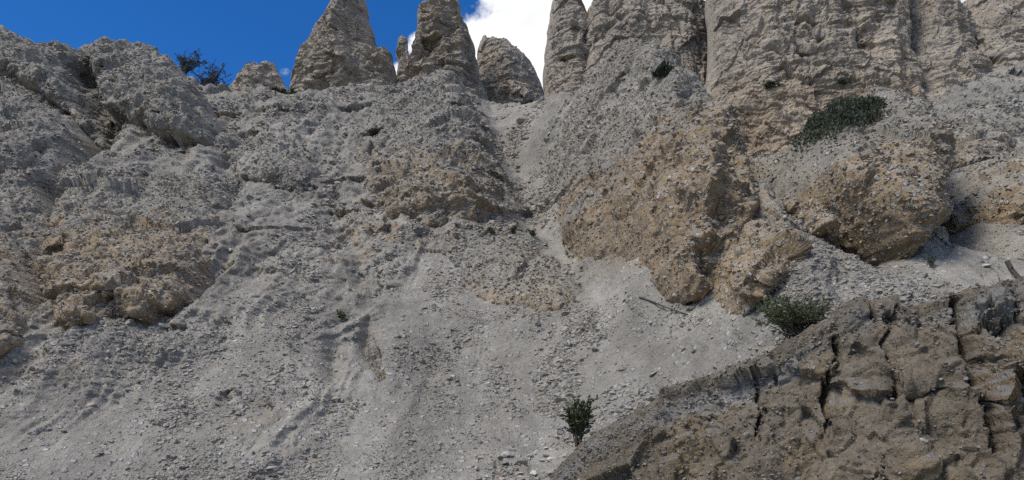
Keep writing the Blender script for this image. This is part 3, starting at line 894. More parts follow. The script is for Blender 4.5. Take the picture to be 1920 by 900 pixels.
OUT = 'rock outcrops standing out of the slope'
CONG = [  # name, outline, T, R(px), tan, cobbles, label, category, extra
 ('rock_outcrop', [(-60,160),(-40,130),(0,124),(12,104),(34,80),(70,58),(96,84),(130,96),(185,97),(215,130),(195,190),(165,236),(142,262),(124,226),(110,192),(70,166),(20,152)],
  2.6, 42, 0.15, 25, 'grey pointed crag overhanging the lower rock at the end of the crest', 'rock outcrop', dict(osh=1.3, tilt=0.0, knob=0.36, facet=0.42, lumps=0.45, med=0.22)),
 ('rock_outcrop', [(-120,335),(-120,175),(-20,160),(30,166),(70,182),(104,216),(126,262),(112,292),(60,316)],
  1.3, 50, 0.2, 25, 'grey rock slab tucked under the pointed overhanging crag', 'rock outcrop', dict(osh=0.3, tilt=0.2, lumps=0.4, med=0.22)),
 ('rock_outcrop', [(150,160),(160,110),(205,94),(236,78),(262,97),(300,96),(330,106),(350,124),(380,162),(399,205),(396,242),(372,270),(338,280),(302,264),(262,240),(236,226),(200,214),(170,200)],
  2.7, 62, 0.12, 40, 'rounded grey rock knob jutting out beside the crest shrubs', 'rock outcrop',
  dict(osh=1.0, tilt=0.15, knob=0.36, facet=0.42, lumps=0.5, med=0.2, dents=[(330,240,26,24,0.35)])),
 ('rock_outcrop', [(90,385),(130,328),(200,312),(300,318),(380,330),(424,368),(420,420),(398,470),(386,540),(362,592),(250,622),(150,634),(84,628),(66,560),(68,470)],
  1.9, 42, 0.85, 70, 'broad tan and grey conglomerate block beside a deep dark crack', 'rock outcrop',
  dict(lumps=0.25, knob=0.2, med=0.3, tilt=0.3, steep=12.0, block=True, tz=(0.35, 0.95), dents=[(180,590,90,36,0.5),(110,500,40,60,0.5),(300,545,60,30,0.35)])),
 ('rock_outcrop', [(-120,330),(-60,300),(10,298),(34,314),(54,362),(50,480),(54,600),(34,662),(0,674),(-60,690),(-120,680)],
  1.2, 30, 0.8, 25, 'tan rock edge on the far side of the deep crack', 'rock outcrop', dict(lumps=0.35, med=0.22, steep=12.0, block=True, tz=(0.4, 1.0))),
 ('rock_outcrop', [(455,334),(462,282),(488,236),(540,216),(570,240),(578,290),(602,338),(588,360),(540,356),(490,342)],
  0.9, 45, 0.2, 25, 'low grey hump of rock under the small pointed spire', 'rock outcrop', dict(lumps=0.35, med=0.15)),
 ('rock_outcrop', [(612,404),(660,384),(740,388),(782,420),(776,458),(742,466),(690,442),(640,424)],
  0.6, 28, 0.85, 20, 'low tan rock ledge with a hollow, below the grey ridge', 'rock outcrop', dict(dents=[(735,440,36,24,0.5),(655,405,30,12,0.3)])),
 ('rock_ridge', [(690,180),(750,152),(820,147),(866,155),(886,190),(902,240),(930,288),(954,330),(950,372),(957,412),(900,428),(840,432),(780,440),(715,412),(672,362),(660,300),(672,240),(684,205)],
  1.7, 100, 0.5, 90, 'grey ridge with a dark cave pocket and yellowish lower face', 'rock outcrop',
  dict(lumps=0.4, med=0.24, strata=0.20, dents=[(708,262,30,34,1.5),(720,300,34,26,0.8),(860,232,44,18,0.7),(640,345,40,12,.5),(735,335,46,16,0.5),(930,350,20,30,.5)],
       ridges=[([(830,150),(865,220),(905,300),(948,350)], 1.2, 0.5)])),
 ('rock_buttress', [(1150,104),(1190,108),(1240,124),(1290,150),(1320,195),(1345,260),(1398,322),(1436,410),(1408,510),(1352,550),(1310,557),(1250,536),(1200,513),(1130,484),(1066,452),(1040,400),(1042,340),(1022,290),(1032,248),(1062,200),(1110,140)],
  2.0, 130, 0.8, 200, 'great buttress with grey upper slope and tan pebbly foot', 'rock outcrop',
  dict(lumps=0.5, med=0.28, dents=[(1060,370,26,40,0.6)], grooves=[([(1265,250),(1300,330),(1350,420),(1366,520)], 0.30, 0.5), ([(1150,360),(1125,430),(1160,480)], 0.3, 0.5), ([(1120,360),(1090,420),(1100,470)],0.3,0.3)],
       ridges=[([(1180,120),(1235,240),(1290,360),(1320,540)], 1.3, 0.6)], facet=0.34, foot=0.15, tz=(0.15, 0.72))),
 ('rock_outcrop', [(1378,396),(1420,400),(1488,420),(1534,468),(1540,500),(1498,548),(1448,594),(1410,586),(1372,548),(1344,512),(1350,440),(1360,405)],
  1.9, 60, 0.9, 70, 'ochre rock lobe pointing down behind the wide green bush', 'rock outcrop', dict(lumps=0.3, med=0.2, tilt=0.45, foot=0.15, block=True, tz=(0.5, 1.15))),
 ('rock_outcrop', [(1472,360),(1486,290),(1500,258),(1540,226),(1590,206),(1640,206),(1700,240),(1746,300),(1772,390),(1815,438),(1806,486),(1740,476),(1620,452),(1550,420),(1500,396)],
  2.7, 75, 0.65, 110, 'bulging grey and brown rock capped by a dark green mat', 'rock outcrop',
  dict(tilt=0.0, foot=0.22, lumps=0.25, med=0.26, facet=0.24, knob=0.18, grooves=[([(1560,300),(1600,380),(1640,440)], 0.25, 0.3)])),
 ('rock_outcrop', [(1752,290),(1765,250),(1800,222),(1850,200),(1900,215),(1930,260),(1915,310),(1850,318),(1800,316),(1765,318)],
  1.0, 45, 0.4, 30, 'rock with a shadowed brown hollow below the far cliff', 'rock outcrop', dict(dents=[(1782,292,34,30,0.7)], lumps=0.3)),
 ('rock_outcrop', [(1812,330),(1850,300),(1920,285),(2000,290),(2010,420),(1960,440),(1900,428),(1850,415),(1820,400)],
  1.4, 50, 0.75, 50, 'tan pebbly rock block beside the rock with the shadowed hollow', 'rock outcrop', dict(lumps=0.35, med=0.2)),
 ('rock_outcrop', [(836,470),(880,444),(950,436),(1010,442),(1060,480),(1106,530),(1098,560),(1060,600),(1012,616),(930,592),(880,562),(848,520)],
  0.75, 80, 0.65, 50, 'low brownish mound of gravelly rock amid the grey scree', 'rock outcrop', dict(lumps=0.15, med=0.10)),
 ('rock_outcrop', [(682,610),(700,616),(714,660),(726,718),(708,730),(690,694)],
  0.45, 14, 1.0, 10, 'narrow tan scarp cut into the middle of the scree', 'rock outcrop', dict(lumps=0.1, med=0.1, flute=0.2, tilt=0.0)),
 ('rock_outcrop', [(432,748),(470,742),(520,760),(540,790),(528,822),(490,830),(450,800)],
  0.35, 26, 0.8, 14, 'small tan hollowed rock patch low on the slope', 'rock outcrop', dict(lumps=0.15, med=0.15, facet=0.2)),
]
rocks = []
for i, (nm, ol, T, Rp, tan, nc, lab, cat, ex) in enumerate(CONG):
    cpx = sum(q[0] for q in ol)/len(ol); cpy = sum(q[1] for q in ol)/len(ol)
    m = pxm(cpx, cpy)
    ex = dict(ex); ex.pop('dark_fn', None)
    ex.setdefault('facet', 0.30*min(1.3, max(0.5, T))); ex.setdefault('tilt', 0.6); ex.setdefault('knob', 0.17*min(1.3, max(0.5, T))); ex['med'] = ex.get('med', .1)*0.6; ex['lumps'] = ex.get('lumps', .3)*0.9; osh = ex.pop('osh', 0.45); tz0, tz1 = ex.pop('tz', (0.05, 0.60)); stp_ = ex.pop('steep', 5.0)
    zlo = float(at(cpx, max(q[1] for q in ol), ground(cpx, cpy)[1])[1]); zhi = float(at(cpx, min(q[1] for q in ol), ground(cpx, cpy)[1])[1])
    def tf(X, Z, s, nn, tan=tan, zlo=zlo, zhi=zhi, tz0=tz0, tz1=tz1):
        return tan*(1.25 - 1.25*sstep(tz0, tz1, (Z - zlo)/(zhi - zlo) + 0.8*nn)) + 0.30*nn
    o, fr, bl = rock_mass(nm, ol, (block_depth if ex.pop('block', False) else hill_depth(0.0)), T, Rp*m, m*1.55, M_OUT, lab, cat, None, closed=False, seed=i+2,
                          tan_fn=tf, out_depth=out_on_hill(T*osh, ol, 0.5*T), bury=0.35, steep=stp_, fine=0.06, frac=0.16, **ex)
    rocks.append((o, fr, bl))
    k = 'tan' if tan > 0.5 else 'grey'
    add_cobbles(o, bl, fr, nc, 0.13*m/0.018, 0.34*m/0.018, k)
    add_pebbles(o, bl, fr, int(len(fr)*0.10), 0.05*m/0.018, 0.16*m/0.018, k)

# ---- free-standing spires on the crest and the tall fins of the cliff
def free_rock(name, ol, Y0, lean, T, Rp, label, category, group=None, seed=1, tan=0.3, **ex):
    ex.setdefault('facet', 0.42 if Y0 > 45 else 0.27); ex['bed'] = 0.07; ex.setdefault('knob', 0.05);
    ex['med'] = ex.get('med', .15)*0.5; ex['fine'] = ex.get('fine', .06)*0.6; ex['lumps'] = ex.get('lumps', .3)*0.3; ex['flute'] = ex.get('flute', 0)*0.8
    ex.setdefault('wedge', 0.75 if Y0 > 45 else 0.35)
    ex['frac'] = ex.get('frac', 0.04)*1.9
    stp = 1.5 if Y0 > 45 else 1.8
    cpy = max(q[1] for q in ol); cpx = sum(q[0] for q in ol)/len(ol)
    zb = float(at(cpx, cpy, Y0)[1])
    m = Y0/FPX
    dep = lambda X, Z: Y0 + lean*(Z - zb) + 0.0*X
    def od(px, py):
        a, b = ab(px, py)                                # ray against the leaning mid-plane
        return float((Y0 + lean*(CAMZ - zb))/(1 - lean*b))
    zt = float(at(cpx, 60, Y0)[1])
    if Y0 < 45:
        ex['tan_fn'] = lambda X, Z, s, nn: tan*(1.3 - 1.0*sstep(zb + 0.25*(zt-zb), zt, Z + 2.0*nn)) + 0.3*nn
    o, fr, bl = rock_mass(name, ol, dep, T, Rp*m, m*stp, M_SPIRE, label, category, group, closed=True, seed=seed, tan=tan, out_depth=od, levels=3, **ex)
    add_pebbles(o, bl, fr, int(len(fr)*0.045), 0.05*m/0.018*0.6, 0.16*m/0.018*0.6, 'tan')
    return o, fr, bl
free = []
free.append(free_rock('rock_spire', [(405,240),(426,172),(444,142),(462,122),(482,118),(488,124),(500,117),(514,119),(524,140),(540,168),(560,240)], 47, 0.05, 1.8, 60,
    'small blunt rock spire between crest shrubs and tall spire', 'rock spire', seed=21, lumps=0.25, med=0.18, fine=0.06, strata=0.06, frac=0.06))
free.append(free_rock('rock_spire', [(520,250),(545,166),(556,120),(570,90),(586,62),(605,40),(618,16),(630,-4),(640,-28),(660,-36),(676,-22),(686,2),(692,36),(702,66),(709,92),(726,92),(736,104),(743,140),(760,250)], 50, 0.12, 3.6, 95,
    'tall tapering rock spire with a pale left flank and shadowed right side', 'rock spire', seed=22, flute=0.35, lumps=0.4, strata=0.22, med=0.2, fine=0.07, frac=0.045,
    ridges=[([(655,-30),(650,40),(640,100),(660,170)], 1.0, 0.8)], grooves=[([(705,60),(712,110),(705,160)], 0.4, 0.6)], dents=[(643,110,14,10,0.5)]))
free.append(free_rock('rock_pillar', [(738,240),(744,140),(742,96),(746,72),(754,66),(763,72),(766,100),(776,150),(786,240)], 50, 0.03, 0.6, 20,
    'slim finger of rock against the banded spire', 'rock spire', seed=23, lumps=0.1, med=0.12, fine=0.05, strata=0.05, frac=0.05))
free.append(free_rock('rock_spire', [(735,260),(762,150),(772,110),(780,80),(783,40),(788,22),(800,18),(806,8),(810,-2),(818,0),(824,6),(846,5),(852,-2),(860,2),(864,14),(868,40),(880,66),(890,88),(897,122),(904,156),(930,260)], 51, 0.06, 2.8, 62,
    'blocky rock spire with dark horizontal bedding bands', 'rock spire', seed=24, tan=0.25, flute=0.25, lumps=0.3, strata=0.5, med=0.2, fine=0.06, frac=0.04,
    dents=[(812,118,26,46,1.3),(838,158,12,26,1.0),(846,84,22,18,0.5)], ridges=[([(788,30),(790,90),(785,150)], 0.9, 0.7), ([(868,60),(868,150)], 0.8, 0.8)]))
free.append(free_rock('rock_spire', [(850,260),(884,180),(890,130),(896,92),(904,72),(912,68),(917,78),(924,72),(934,78),(948,76),(962,88),(976,96),(990,112),(1003,130),(1014,155),(1026,182),(1050,260)], 56, 0.08, 3.0, 75,
    'pale smooth rock fin sloping down in front of the white cloud', 'rock spire', seed=25, flute=0.3, lumps=0.3, strata=0.05, med=0.12, fine=0.05, frac=0.035))
g = lambda px, py: float(ground(px, py)[1])
free.append(free_rock('rock_fin', [(1000,270),(1020,190),(1021,120),(1025,62),(1033,18),(1044,-22),(1062,-40),(1080,-8),(1098,22),(1112,60),(1124,120),(1150,230),(1120,280)], 41, 0.10, 2.0, 60,
    'tall rounded rock fin rising at the edge of the white cloud', 'cliff', 'tall fins of the cliff', seed=31, flute=0.35, lumps=0.3, strata=0.12, med=0.16, fine=0.06, frac=0.03,
    dents=[(1058,70,5,5,.4),(1048,85,4,8,.4),(1060,140,14,8,0.6)], tan=0.4))
free.append(free_rock('rock_fin', [(1070,280),(1092,140),(1098,60),(1101,22),(1110,8),(1119,12),(1128,6),(1134,-30),(1160,-80),(1210,-120),(1255,-95),(1288,-25),(1308,8),(1322,28),(1332,70),(1342,180),(1350,300),(1200,330)], 39.5, 0.16, 2.4, 70,
    'broad tan rock fin with a thin diagonal crack', 'cliff', 'tall fins of the cliff', seed=32, flute=0.6, lumps=0.35, strata=0.12, med=0.18, fine=0.06, frac=0.03, tan=0.5,
    grooves=[([(1232,25),(1240,70),(1262,118)], 0.10, 0.35), ([(1168,20),(1150,80),(1118,100)], 0.35, 0.9), ([(1134,20),(1140,70)], 0.2, 0.5)], dents=[(1264,8,16,12,0.8)]))
free.append(free_rock('rock_fin', [(1318,400),(1326,300),(1324,150),(1322,20),(1328,-40),(1380,-120),(1480,-170),(1580,-150),(1650,-100),(1690,-40),(1700,40),(1704,120),(1720,220),(1760,330),(1700,420),(1500,430)], 32.5, 0.30, 2.6, 110,
    'widest cliff fin, grey above and tan at its foot', 'cliff', 'tall fins of the cliff', seed=33, flute=0.65, lumps=0.4, strata=0.16, med=0.2, fine=0.07, frac=0.03, tan=0.85,
    grooves=[([(1380,120),(1400,140),(1430,160)], 0.10, 0.4), ([(1550,0),(1560,90),(1580,140)], 0.5, 0.7), ([(1690,-40),(1692,60),(1690,130)], 0.4, 0.9), ([(1630,60),(1600,140)], 0.4, 0.4)],
    dents=[(1543,26,8,20,0.8),(1505,132,16,16,0.5),(1460,158,60,10,0.4),(1570,130,26,26,0.5),(1424,118,5,5,.3),(1470,90,4,4,.3),(1440,98,4,4,.3)]))
free.append(free_rock('rock_fin', [(1640,330),(1672,230),(1682,60),(1692,-40),(1728,-64),(1752,-24),(1769,8),(1786,20),(1804,60),(1834,160),(1860,320),(1760,360)], 33, 0.38, 2.0, 70,
    'grey rock fin below a small V of bright sky', 'cliff', 'tall fins of the cliff', seed=34, flute=0.5, lumps=0.35, strata=0.15, med=0.16, fine=0.06, frac=0.03, tan=0.25))
free.append(free_rock('rock_fin', [(1740,330),(1768,90),(1783,22),(1812,0),(1856,-60),(1950,-120),(2060,-140),(2140,-60),(2180,260),(2120,360),(1950,350)], 33, 0.50, 2.8, 110,
    'sloping grey cliff fin pocked with small dark holes', 'cliff', 'tall fins of the cliff', seed=35, flute=0.6, lumps=0.5, strata=0.15, med=0.2, fine=0.07, frac=0.03, tan=0.2,
    dents=[(1842,80,10,7,0.8),(1812,58,5,5,.5),(1832,64,4,4,.5),(1825,104,9,7,.6),(1872,86,16,8,.6),(1856,132,12,7,.5),(1805,160,26,30,0.7)]))

# ================================================================== THE CUT BANK
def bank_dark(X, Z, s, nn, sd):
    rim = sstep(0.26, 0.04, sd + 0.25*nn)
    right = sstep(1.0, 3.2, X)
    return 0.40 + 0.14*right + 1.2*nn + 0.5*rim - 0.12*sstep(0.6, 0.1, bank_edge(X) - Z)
def bank_tan(X, Z, s, nn):
    return 0.65 - 0.7*nn + 0.3*sstep(3.6, 2.2, Z) - 0.8*sstep(0.62, 0.2, bank_edge(X) - Z + 0.4*nn)
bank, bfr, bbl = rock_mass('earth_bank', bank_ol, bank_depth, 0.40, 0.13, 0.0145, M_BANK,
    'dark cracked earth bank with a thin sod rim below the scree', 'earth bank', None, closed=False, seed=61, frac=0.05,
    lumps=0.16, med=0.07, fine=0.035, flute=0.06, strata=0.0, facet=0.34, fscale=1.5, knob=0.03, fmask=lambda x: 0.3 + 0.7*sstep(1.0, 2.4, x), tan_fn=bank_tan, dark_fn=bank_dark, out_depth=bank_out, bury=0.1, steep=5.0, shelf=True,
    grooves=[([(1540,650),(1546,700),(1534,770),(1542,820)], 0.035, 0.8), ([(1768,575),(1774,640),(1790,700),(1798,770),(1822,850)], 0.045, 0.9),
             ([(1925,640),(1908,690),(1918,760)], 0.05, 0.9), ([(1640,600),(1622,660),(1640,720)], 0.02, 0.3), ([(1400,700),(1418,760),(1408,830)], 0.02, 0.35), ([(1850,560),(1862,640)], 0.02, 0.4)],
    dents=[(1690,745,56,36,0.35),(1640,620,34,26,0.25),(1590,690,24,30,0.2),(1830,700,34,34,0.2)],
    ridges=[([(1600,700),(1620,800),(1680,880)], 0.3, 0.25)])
add_cobbles(bank, bbl, bfr, 90, 0.04, 0.12, 'grey', sink=0.2)
add_cobbles(bank, bbl, bfr[bfr[:, 0] < 3.4], 90, 0.04, 0.12, 'grey', sink=0.2)
left_b = bfr[bfr[:, 0] < 3.6]
add_pebbles(bank, bbl, np.concatenate([left_b, left_b, bfr]), 6500, 0.015, 0.06, 'dark')
top_b = bfr[bank_edge(bfr[:, 0]) - bfr[:, 2] < 0.45]
add_pebbles(bank, bbl, top_b, 4200, 0.015, 0.06, 'dark')

# ================================================================== SCREE AND LOOSE STONES
flatV = V[:-4].reshape(-1, 3); flatFan = FAN[:-4].ravel(); flatY = GY[:-4].ravel()
ppx, ppy = to_px(flatV[:, 0], flatV[:, 1], flatV[:, 2])
inview = (ppx > -150) & (ppx < 2070) & (ppy > -20) & (ppy < 1000)
def hill_sample(n, weight):
    w = weight*inview
    w = w/w.sum()
    ids = RNG.choice(len(flatV), size=n, p=w)
    P = flatV[ids].copy()
    j = RNG.uniform(-0.5, 0.5, (n, 1))
    nb = np.clip(ids + 1, 0, len(flatV)-1)
    dlt = flatV[nb] - P
    bad = np.abs(dlt[:, 0]) > 0.5
    dlt[bad] = 0
    P += dlt*j
    return P, ids
run = fbm(flatV[:, 0]*0.9, 0.2*flatV[:, 1], flatV[:, 2]*0.22, 3)
clump = np.clip(0.45 + 1.9*fbm(flatV[:, 0]*0.5, flatV[:, 1]*0.5, flatV[:, 2]*0.5, 3) + 1.5*run, 0.05, 2)**1.4
lowright = sstep(900, 1150, ppx)*sstep(520, 640, ppy)
n = 120000
P, ids = hill_sample(n, clump*(1.2 + 0.3*flatFan + 1.6*lowright))
mpp = P[:, 1]/FPX
s = mpp*RNG.choice([2.2, 3.4, 5.0, 8.0, 11.0], n, p=[.50, .30, .14, .045, .015])*RNG.uniform(.8, 1.25, n)*(1 + 0.35*lowright[ids])*np.clip(1 + 1.1*run[ids], 0.6, 1.7)
P[:, 1] -= s*0.05
gravel('scree', P, s, 'grey', label='loose grey scree and gravel covering the whole slope', category='scree')

def stone_label(px, py):
    if py > 750 and px > 860: return 'pale angular stone in the rubble round the small upright shrub', 'stones by the small upright shrub'
    if py > 600 and px > 880: return 'pale stone on the coarse scree between brown mound and earth bank', 'stones between mound and bank'
    if px > 1380 and py > 300: return 'pale flat stone on the scree below the bulging mat-capped rock', 'stones below the mat-capped rock'
    if px < 130 and py > 560: return 'loose grey stone at the foot of the deep dark crack', 'stones at the foot of the crack'
    if py > 600 and px > 640: return 'pale stone on the scree beside the narrow tan scarp', 'stones by the tan scarp'
    if py > 600: return 'scattered grey stone on the lower slope beside the small tan hollow', 'stones on the lower slope'
    if px < 640 and py > 330: return 'grey stone on the rough slope beside the broad tan block', 'stones beside the broad tan block'
    if py < 330: return 'grey stone high on the slope just under the spires', 'stones high under the spires'
    return 'grey stone on the scree between the ridge and the great buttress', 'stones between ridge and buttress'
def place_stone(x, y, z, s, kind='pale', r=random):
    o = link('stone', r.choice(ROCKS[kind]), None)
    o.location = (x, y, z)
    o.rotation_euler = (r.gauss(0, .25), r.gauss(0, .25), r.uniform(0, 6.28))
    o.scale = (s*r.uniform(1.0, 1.4), s*r.uniform(.85, 1.1), s*r.uniform(.7, 1.0))
    px, py = to_px(x, y, z)
    o['label'], o['group'] = stone_label(px, py); o['category'] = 'stone'
    return o
def surf_near(px, py):
    d = (ppx - px)**2 + (ppy - py)**2
    d = d + np.where(inview, 0, 1e9)
    return flatV[int(np.argmin(d))]
# the stones one can pick out in the photograph: px, py, size in photo px
for (px, py, sz) in [(602,540,20),(1170,846,1),(985,492,14),(1002,520,13),(1028,578,15),(994,603,12),(952,594,14),(965,600,16),(940,592,14),(735,704,18),(775,846,15),
                     (1096,670,10),(555,470,14),(430,470,22),(440,500,18),(490,440,14),(462,740,14),(60,610,18),(20,620,20),(40,760,16),(495,745,14),
                     (170,760,22),(360,500,15),(655,545,16),(690,505,18),(700,478,16),(850,745,14),(1850,500,26),(1790,495,22),(1838,542,22),(1800,560,24),(1600,505,14),(1640,510,14),
                     (1160,560,12),(1440,508,10),(940,900,24),(975,870,26),(1010,850,24),(1000,890,30),(1040,885,28),(960,845,18),(985,820,18),(1035,860,22),(920,880,18),(900,860,16),(1060,856,20),(1045,820,16)]:
    if sz < 2: continue
    p = surf_near(px, py); s = sz*p[1]/FPX
    place_stone(p[0], p[1] + 0.1*s, p[2] + 0.05*s, s)
for _ in range(60):
    px, py = random.uniform(870, 1120), random.uniform(770, 905)
    if py < 905 - (px - 870)*0.45 + random.uniform(-30, 10): continue
    p = surf_near(px, py); s = random.choice([12, 14, 16, 18, 22, 26])*p[1]/FPX
    place_stone(p[0] + random.uniform(-.03, .03), p[1], p[2] + 0.1*s, s)
P, ids = hill_sample(200, clump*(1.0 + 0.6*lowright)*np.clip(ppy, 100, 900))
for i, p in enumerate(P):
    s = p[1]/FPX*random.choice([9, 10, 11, 12, 14, 17])
    place_stone(p[0], p[1] + 0.12*s, p[2] + 0.02*s, s)

# ================================================================== PLANTS
def tube_mesh(paths, sides=5):
    V, F = [], []
    for pts, r0, r1 in paths:
        n = len(pts)
        for i, p in enumerate(pts):
            d = (pts[min(i+1, n-1)] - pts[max(i-1, 0)]).normalized()
            u = d.orthogonal().normalized(); w = d.cross(u)
            r = r0 + (r1-r0)*i/(n-1)
            for k in range(sides):
                an = 2*math.pi*k/sides
                V.append(p + (u*math.cos(an) + w*math.sin(an))*r)
        b = len(V) - n*sides
        for i in range(n-1):
            for k in range(sides):
                F.append((b+i*sides+k, b+i*sides+(k+1) % sides, b+(i+1)*sides+(k+1) % sides, b+(i+1)*sides+k))
    return np.array([tuple(v) for v in V]), np.array(F)
def leaf_mesh(points, dirs, lens, wid, r):
    V, F = [], []
    for p, d, L in zip(points, dirs, lens):
        d = d.normalized(); u = d.cross(Vector((r.gauss(0,1), r.gauss(0,1), r.gauss(0,1)))).normalized()
        w = u*L*wid
        b = len(V)
        V += [p, p + d*L*0.5 + w, p + d*L, p + d*L*0.5 - w]
        F.append((b, b+1, b+2, b+3))
    return np.array([tuple(v) for v in V]), np.array(F)
def shrub(name, base, w, h, label, cat, nst, nleaf, leaf, mat, group=None, seed=0, upright=0.6, wood=M_WOOD, lean=(0, 0), wid=0.22, droop=0.0, sub=3, start=0.25, stemr=0.012):
    r = random.Random(seed)
    root = link(name, None, None, loc=base, label=label, category=cat)
    if group: root['group'] = group
    paths, lp, ld, ll = [], [], [], []
    for k in range(nst):
        an = r.uniform(0, 6.28); sp = r.random()**0.6*(1-upright) + 0.08
        tip = Vector((math.cos(an)*w*0.5*(sp/(1-upright+0.08)) + lean[0]*h, math.sin(an)*w*0.4*(sp/(1-upright+0.08)) + lean[1]*h, h*r.uniform(0.55, 1.0)*(1 - 0.35*sp)))
        b0 = Vector((r.uniform(-.12, .12)*w, r.uniform(-.1, .1)*w, -0.06*h))
        pts = []
        for i in range(6):
            t = i/5
            q = b0.lerp(tip, t) + Vector((r.gauss(0, .02), r.gauss(0, .02), r.gauss(0, .015) - droop*h*t*t))*w*(0.3+t)
            pts.append(q)
        paths.append((pts, stemr*h*1.4, stemr*h*0.3))
        for j in range(sub):
            t = r.uniform(0.3, 0.9); i0 = min(int(t*5), 4); s0 = pts[i0].lerp(pts[i0+1], t*5-i0)
            dr = Vector((r.gauss(0, 1), r.gauss(0, .8), r.uniform(0.0, 1.1))).normalized()*h*r.uniform(.12, .3)
            sp_ = [s0, s0 + dr*0.5 + Vector((0, 0, .02*h)), s0 + dr]
            paths.append((sp_, stemr*h*0.5, stemr*h*0.2))
            for _ in range(nleaf//(nst*(sub+1))):
                t2 = r.random(); q = sp_[0].lerp(sp_[2], t2)
                lp.append(q); ld.append(dr.normalized() + Vector((r.gauss(0,.6), r.gauss(0,.6), r.gauss(0,.5)))); ll.append(leaf*r.uniform(.6, 1.3))
        for _ in range(nleaf//(nst*(sub+1))):
            t = start + (1-start)*r.random(); i0 = min(int(t*5), 4); s0 = pts[i0].lerp(pts[i0+1], t*5-i0)
            lp.append(s0); ld.append((pts[i0+1]-pts[i0]).normalized()*0.6 + Vector((r.gauss(0,.6), r.gauss(0,.6), r.gauss(0,.5)))); ll.append(leaf*r.uniform(.6, 1.3))
    Vt, Ft = tube_mesh(paths, 4)
    link('stem', make_mesh('stem', Vt, Ft), wood, root)
    if lp:
        Vl, Fl = leaf_mesh(lp, ld, ll, wid, r)
        link('foliage', make_mesh('foliage', Vl, Fl, smooth=False), mat, root)
    return root
def bank_pt(px, py, back=0.25):
    Y = bank_out(px, py) + back
    x, z = at(px, py, Y); return (float(x), Y, float(z))
m = 10.8/FPX
shrub('wide_bush', bank_pt(1496, 626, 0.05), 180*m, 88*m, 'wide bright green bush growing on the edge of the earth bank', 'bush', 70, 9000, 0.05, M_LEAF_B, seed=3, upright=0.30, wid=0.13, sub=4)
m = 12.6/FPX
shrub('upright_shrub', bank_pt(1084, 832, 0.15), 62*m, 100*m, 'small upright green shrub on the scree by the low end of the bank', 'shrub', 14, 3600, 0.05, M_LEAF, seed=4, upright=0.55, wid=0.2, sub=6)
def hill_shrub(name, px, py, wpx, hpx, label, cat, Yoff=0.0, Y=None, **kw):
    if Y is None:
        p = surf_near(px, py); Yd = p[1] + Yoff
    else: Yd = Y
    x, z = at(px, py, Yd); m = Yd/FPX
    return shrub(name, (float(x), float(Yd), float(z)), wpx*m, hpx*m, label, cat, **kw)
CR = 'dark shrubs on the crest'
yk = float(ground(330, 120)[1])
hill_shrub('crest_shrub', 342, 134, 84, 60, 'dark bare-branched shrub leaning out from the top of the rock knob', 'shrub', Y=yk-1.2, nst=16, nleaf=1500, leaf=0.13, mat=M_LEAF_D, seed=11, upright=0.35, lean=(0.25, 0), wid=0.16, stemr=0.016, sub=5)
hill_shrub('crest_shrub', 388, 172, 84, 78, 'dark ragged shrub standing in the notch beside the rock knob', 'shrub', Y=yk+1.2, nst=16, nleaf=1900, leaf=0.13, mat=M_LEAF_D, seed=12, upright=0.4, lean=(0.12, 0), wid=0.16, stemr=0.016, sub=5)
hill_shrub('low_shrub', 520, 180, 44, 22, 'low green shrub at the foot of the small blunt spire', 'shrub', Y=43.5, nst=24, nleaf=1600, leaf=0.16, mat=M_LEAF, seed=13, upright=0.2)
hill_shrub('low_shrub', 551, 184, 40, 20, 'low green shrub in the gap beside the tall tapering spire', 'shrub', Y=43.5, nst=24, nleaf=1500, leaf=0.16, mat=M_LEAF, seed=14, upright=0.2)
def find(i): return rocks[i]
def on_front(front, px, py):
    qx, qy = to_px(front[:, 0], front[:, 1], front[:, 2])
    return front[int(np.argmin((qx-px)**2 + (qy-py)**2))]
def rock_shrub(front, name, px, py, wpx, hpx, label, cat, **kw):
    p = on_front(front, px, py); m = p[1]/FPX
    return shrub(name, (float(p[0]), float(p[1]), float(p[2])), wpx*m, hpx*m, label, cat, **kw)
# the dense mat hanging over the bulging rock: leaf clumps all over its top
fr = rocks[10][1]
qx, qy = to_px(fr[:, 0], fr[:, 1], fr[:, 2])
path = [(1496,286),(1530,246),(1580,224),(1645,214)]
q, _ = seg_dist(qx, qy, path)
sel = fr[(q < 15 + 5*np.sin(qx*0.12)) & (qy > 195) & (qx > 1490) & (qx < 1655)]
sel2 = fr[(np.hypot((qx-1548)/34, (qy-246)/24) < 1) | (np.hypot((qx-1602)/52, (qy-220)/24) < 1)]
sel = np.concatenate([sel, sel2])
r = random.Random(9)
base = Vector(sel.mean(0))
root = link('mat_shrub', None, None, loc=tuple(base), label='dense dark green mat of shrub draped over the bulging rock', category='shrub')
lp, ld, ll, pth = [], [], [], []
for i in RNG.integers(0, len(sel), 17000):
    p = Vector(sel[i]) - base
    hgt = 0.03 + 0.26*r.random()
    p = p + Vector((r.gauss(0, .05), -hgt*0.5 + 0.05, hgt*0.7))
    lp.append(p); ld.append(Vector((r.gauss(0,.5), r.gauss(-.5,.5), r.gauss(.3,.6)))); ll.append(r.uniform(.045, .10))
for i in RNG.integers(0, len(sel), 60):
    p = Vector(sel[i]) - base
    pth.append(([p + Vector((0, .05, -.05)), p + Vector((r.gauss(0,.08), -.1, .1)), p + Vector((r.gauss(0,.15), -.2, .18))], .012, .005))
Vt, Ft = tube_mesh(pth, 4); link('stem', make_mesh('stem', Vt, Ft), M_WOOD, root)
Vl, Fl = leaf_mesh(lp, ld, ll, 0.2, r); link('foliage', make_mesh('foliage', Vl, Fl, smooth=False), M_LEAF_D, root)

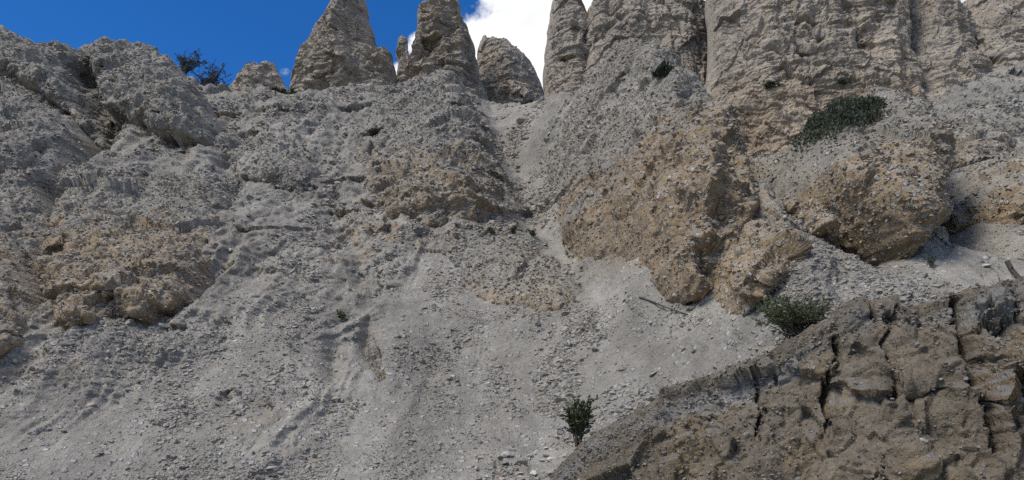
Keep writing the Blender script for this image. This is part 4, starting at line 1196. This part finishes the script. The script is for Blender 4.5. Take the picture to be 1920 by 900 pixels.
butt = rocks[8][1]; finB = free[6][1]; finC = free[7][1]; ridge = rocks[7][1]
rock_shrub(butt, 'low_shrub', 1186, 122, 34, 26, 'small dark shrub at the very top of the great buttress', 'shrub', nst=20, nleaf=1300, leaf=.13, mat=M_LEAF_D, seed=15, upright=.3)
rock_shrub(butt, 'low_shrub', 1245, 146, 40, 38, 'rounder dark shrub on the buttress top below the diagonal crack', 'shrub', nst=26, nleaf=1800, leaf=.13, mat=M_LEAF_D, seed=16, upright=.3)
rock_shrub(finC, 'ledge_shrub', 1450, 164, 60, 10, 'thin spread of dark shrub along a ledge of the widest fin', 'shrub', nst=30, nleaf=1300, leaf=.10, mat=M_LEAF_D, seed=17, upright=.12)
rock_shrub(finC, 'ledge_shrub', 1580, 160, 36, 14, 'small dark tuft in a recess of the widest fin', 'shrub', nst=20, nleaf=1100, leaf=.09, mat=M_LEAF_D, seed=18, upright=.15)
rock_shrub(finC, 'ledge_shrub', 1405, 304, 60, 22, 'pale green tuft at the tan foot of the widest fin', 'shrub', nst=24, nleaf=1000, leaf=.09, mat=M_LEAF_B, seed=19, upright=.2)
rock_shrub(ridge, 'low_shrub', 840, 424, 24, 30, 'small grey green shrub on the lower face of the ridge', 'shrub', nst=14, nleaf=800, leaf=.07, mat=M_LEAF, seed=20, upright=.4)
TU = 'tufts along the foot of the ridge'
for k, (px, py, w_, h_) in enumerate([(922, 440, 28, 20), (962, 440, 22, 22), (998, 444, 18, 20)]):
    hill_shrub('tuft', px, py, w_, h_, 'small grey green tuft on the scree at the foot of the ridge', 'tuft', nst=12, nleaf=420, leaf=.06, mat=M_LEAF, seed=50+k, upright=.4, group=TU)
hill_shrub('tuft', 640, 600, 22, 26, 'small grey tuft in the channel of the rough slope', 'tuft', nst=12, nleaf=380, leaf=.05, mat=M_LEAF, seed=61, upright=.4)
hill_shrub('tuft', 1748, 502, 12, 28, 'tiny dark tuft on the scree below the bulging rock', 'tuft', nst=8, nleaf=240, leaf=.04, mat=M_LEAF_D, seed=62, upright=.7)
# weathered stub leaning at the bank's upper edge
p = bank_pt(1912, 528, 0.1); m = p[1]/FPX
pts = [Vector((4*m, 0, -10*m)), Vector((0, 0, 6*m)), Vector((-8*m, .02, 24*m)), Vector((-14*m, .02, 44*m))]
Vt, Ft = tube_mesh([(pts, 6*m, 5*m), ([pts[2], pts[2] + Vector((-3*m, -6*m, 5*m))], 3*m, 2*m)], 7)
link('dead_stub', make_mesh('dead_stub', Vt, Ft), M_WOOD, loc=p, label='short dark weathered stub leaning above the edge of the bank', category='stub')
# thin dark tube along a dark line of the scree fan
p0, p1 = surf_near(1198, 560), surf_near(1290, 592)
a0, a1 = Vector(p0), Vector(p1)
pts = [a0.lerp(a1, t) + Vector((0, -0.01, 0.02 + 0.03*0.3*math.sin(t*7.1)) ) for t in (0, .2, .4, .6, .8, 1)]
b0 = pts[0].copy(); pts = [q - b0 for q in pts]
Vt, Ft = tube_mesh([(pts, .02, .008)], 6)
link('dark_strip', make_mesh('dark_strip', Vt, Ft), M_STRIP, loc=b0, label='long thin dark branch lying on the grey scree fan', category='branch')
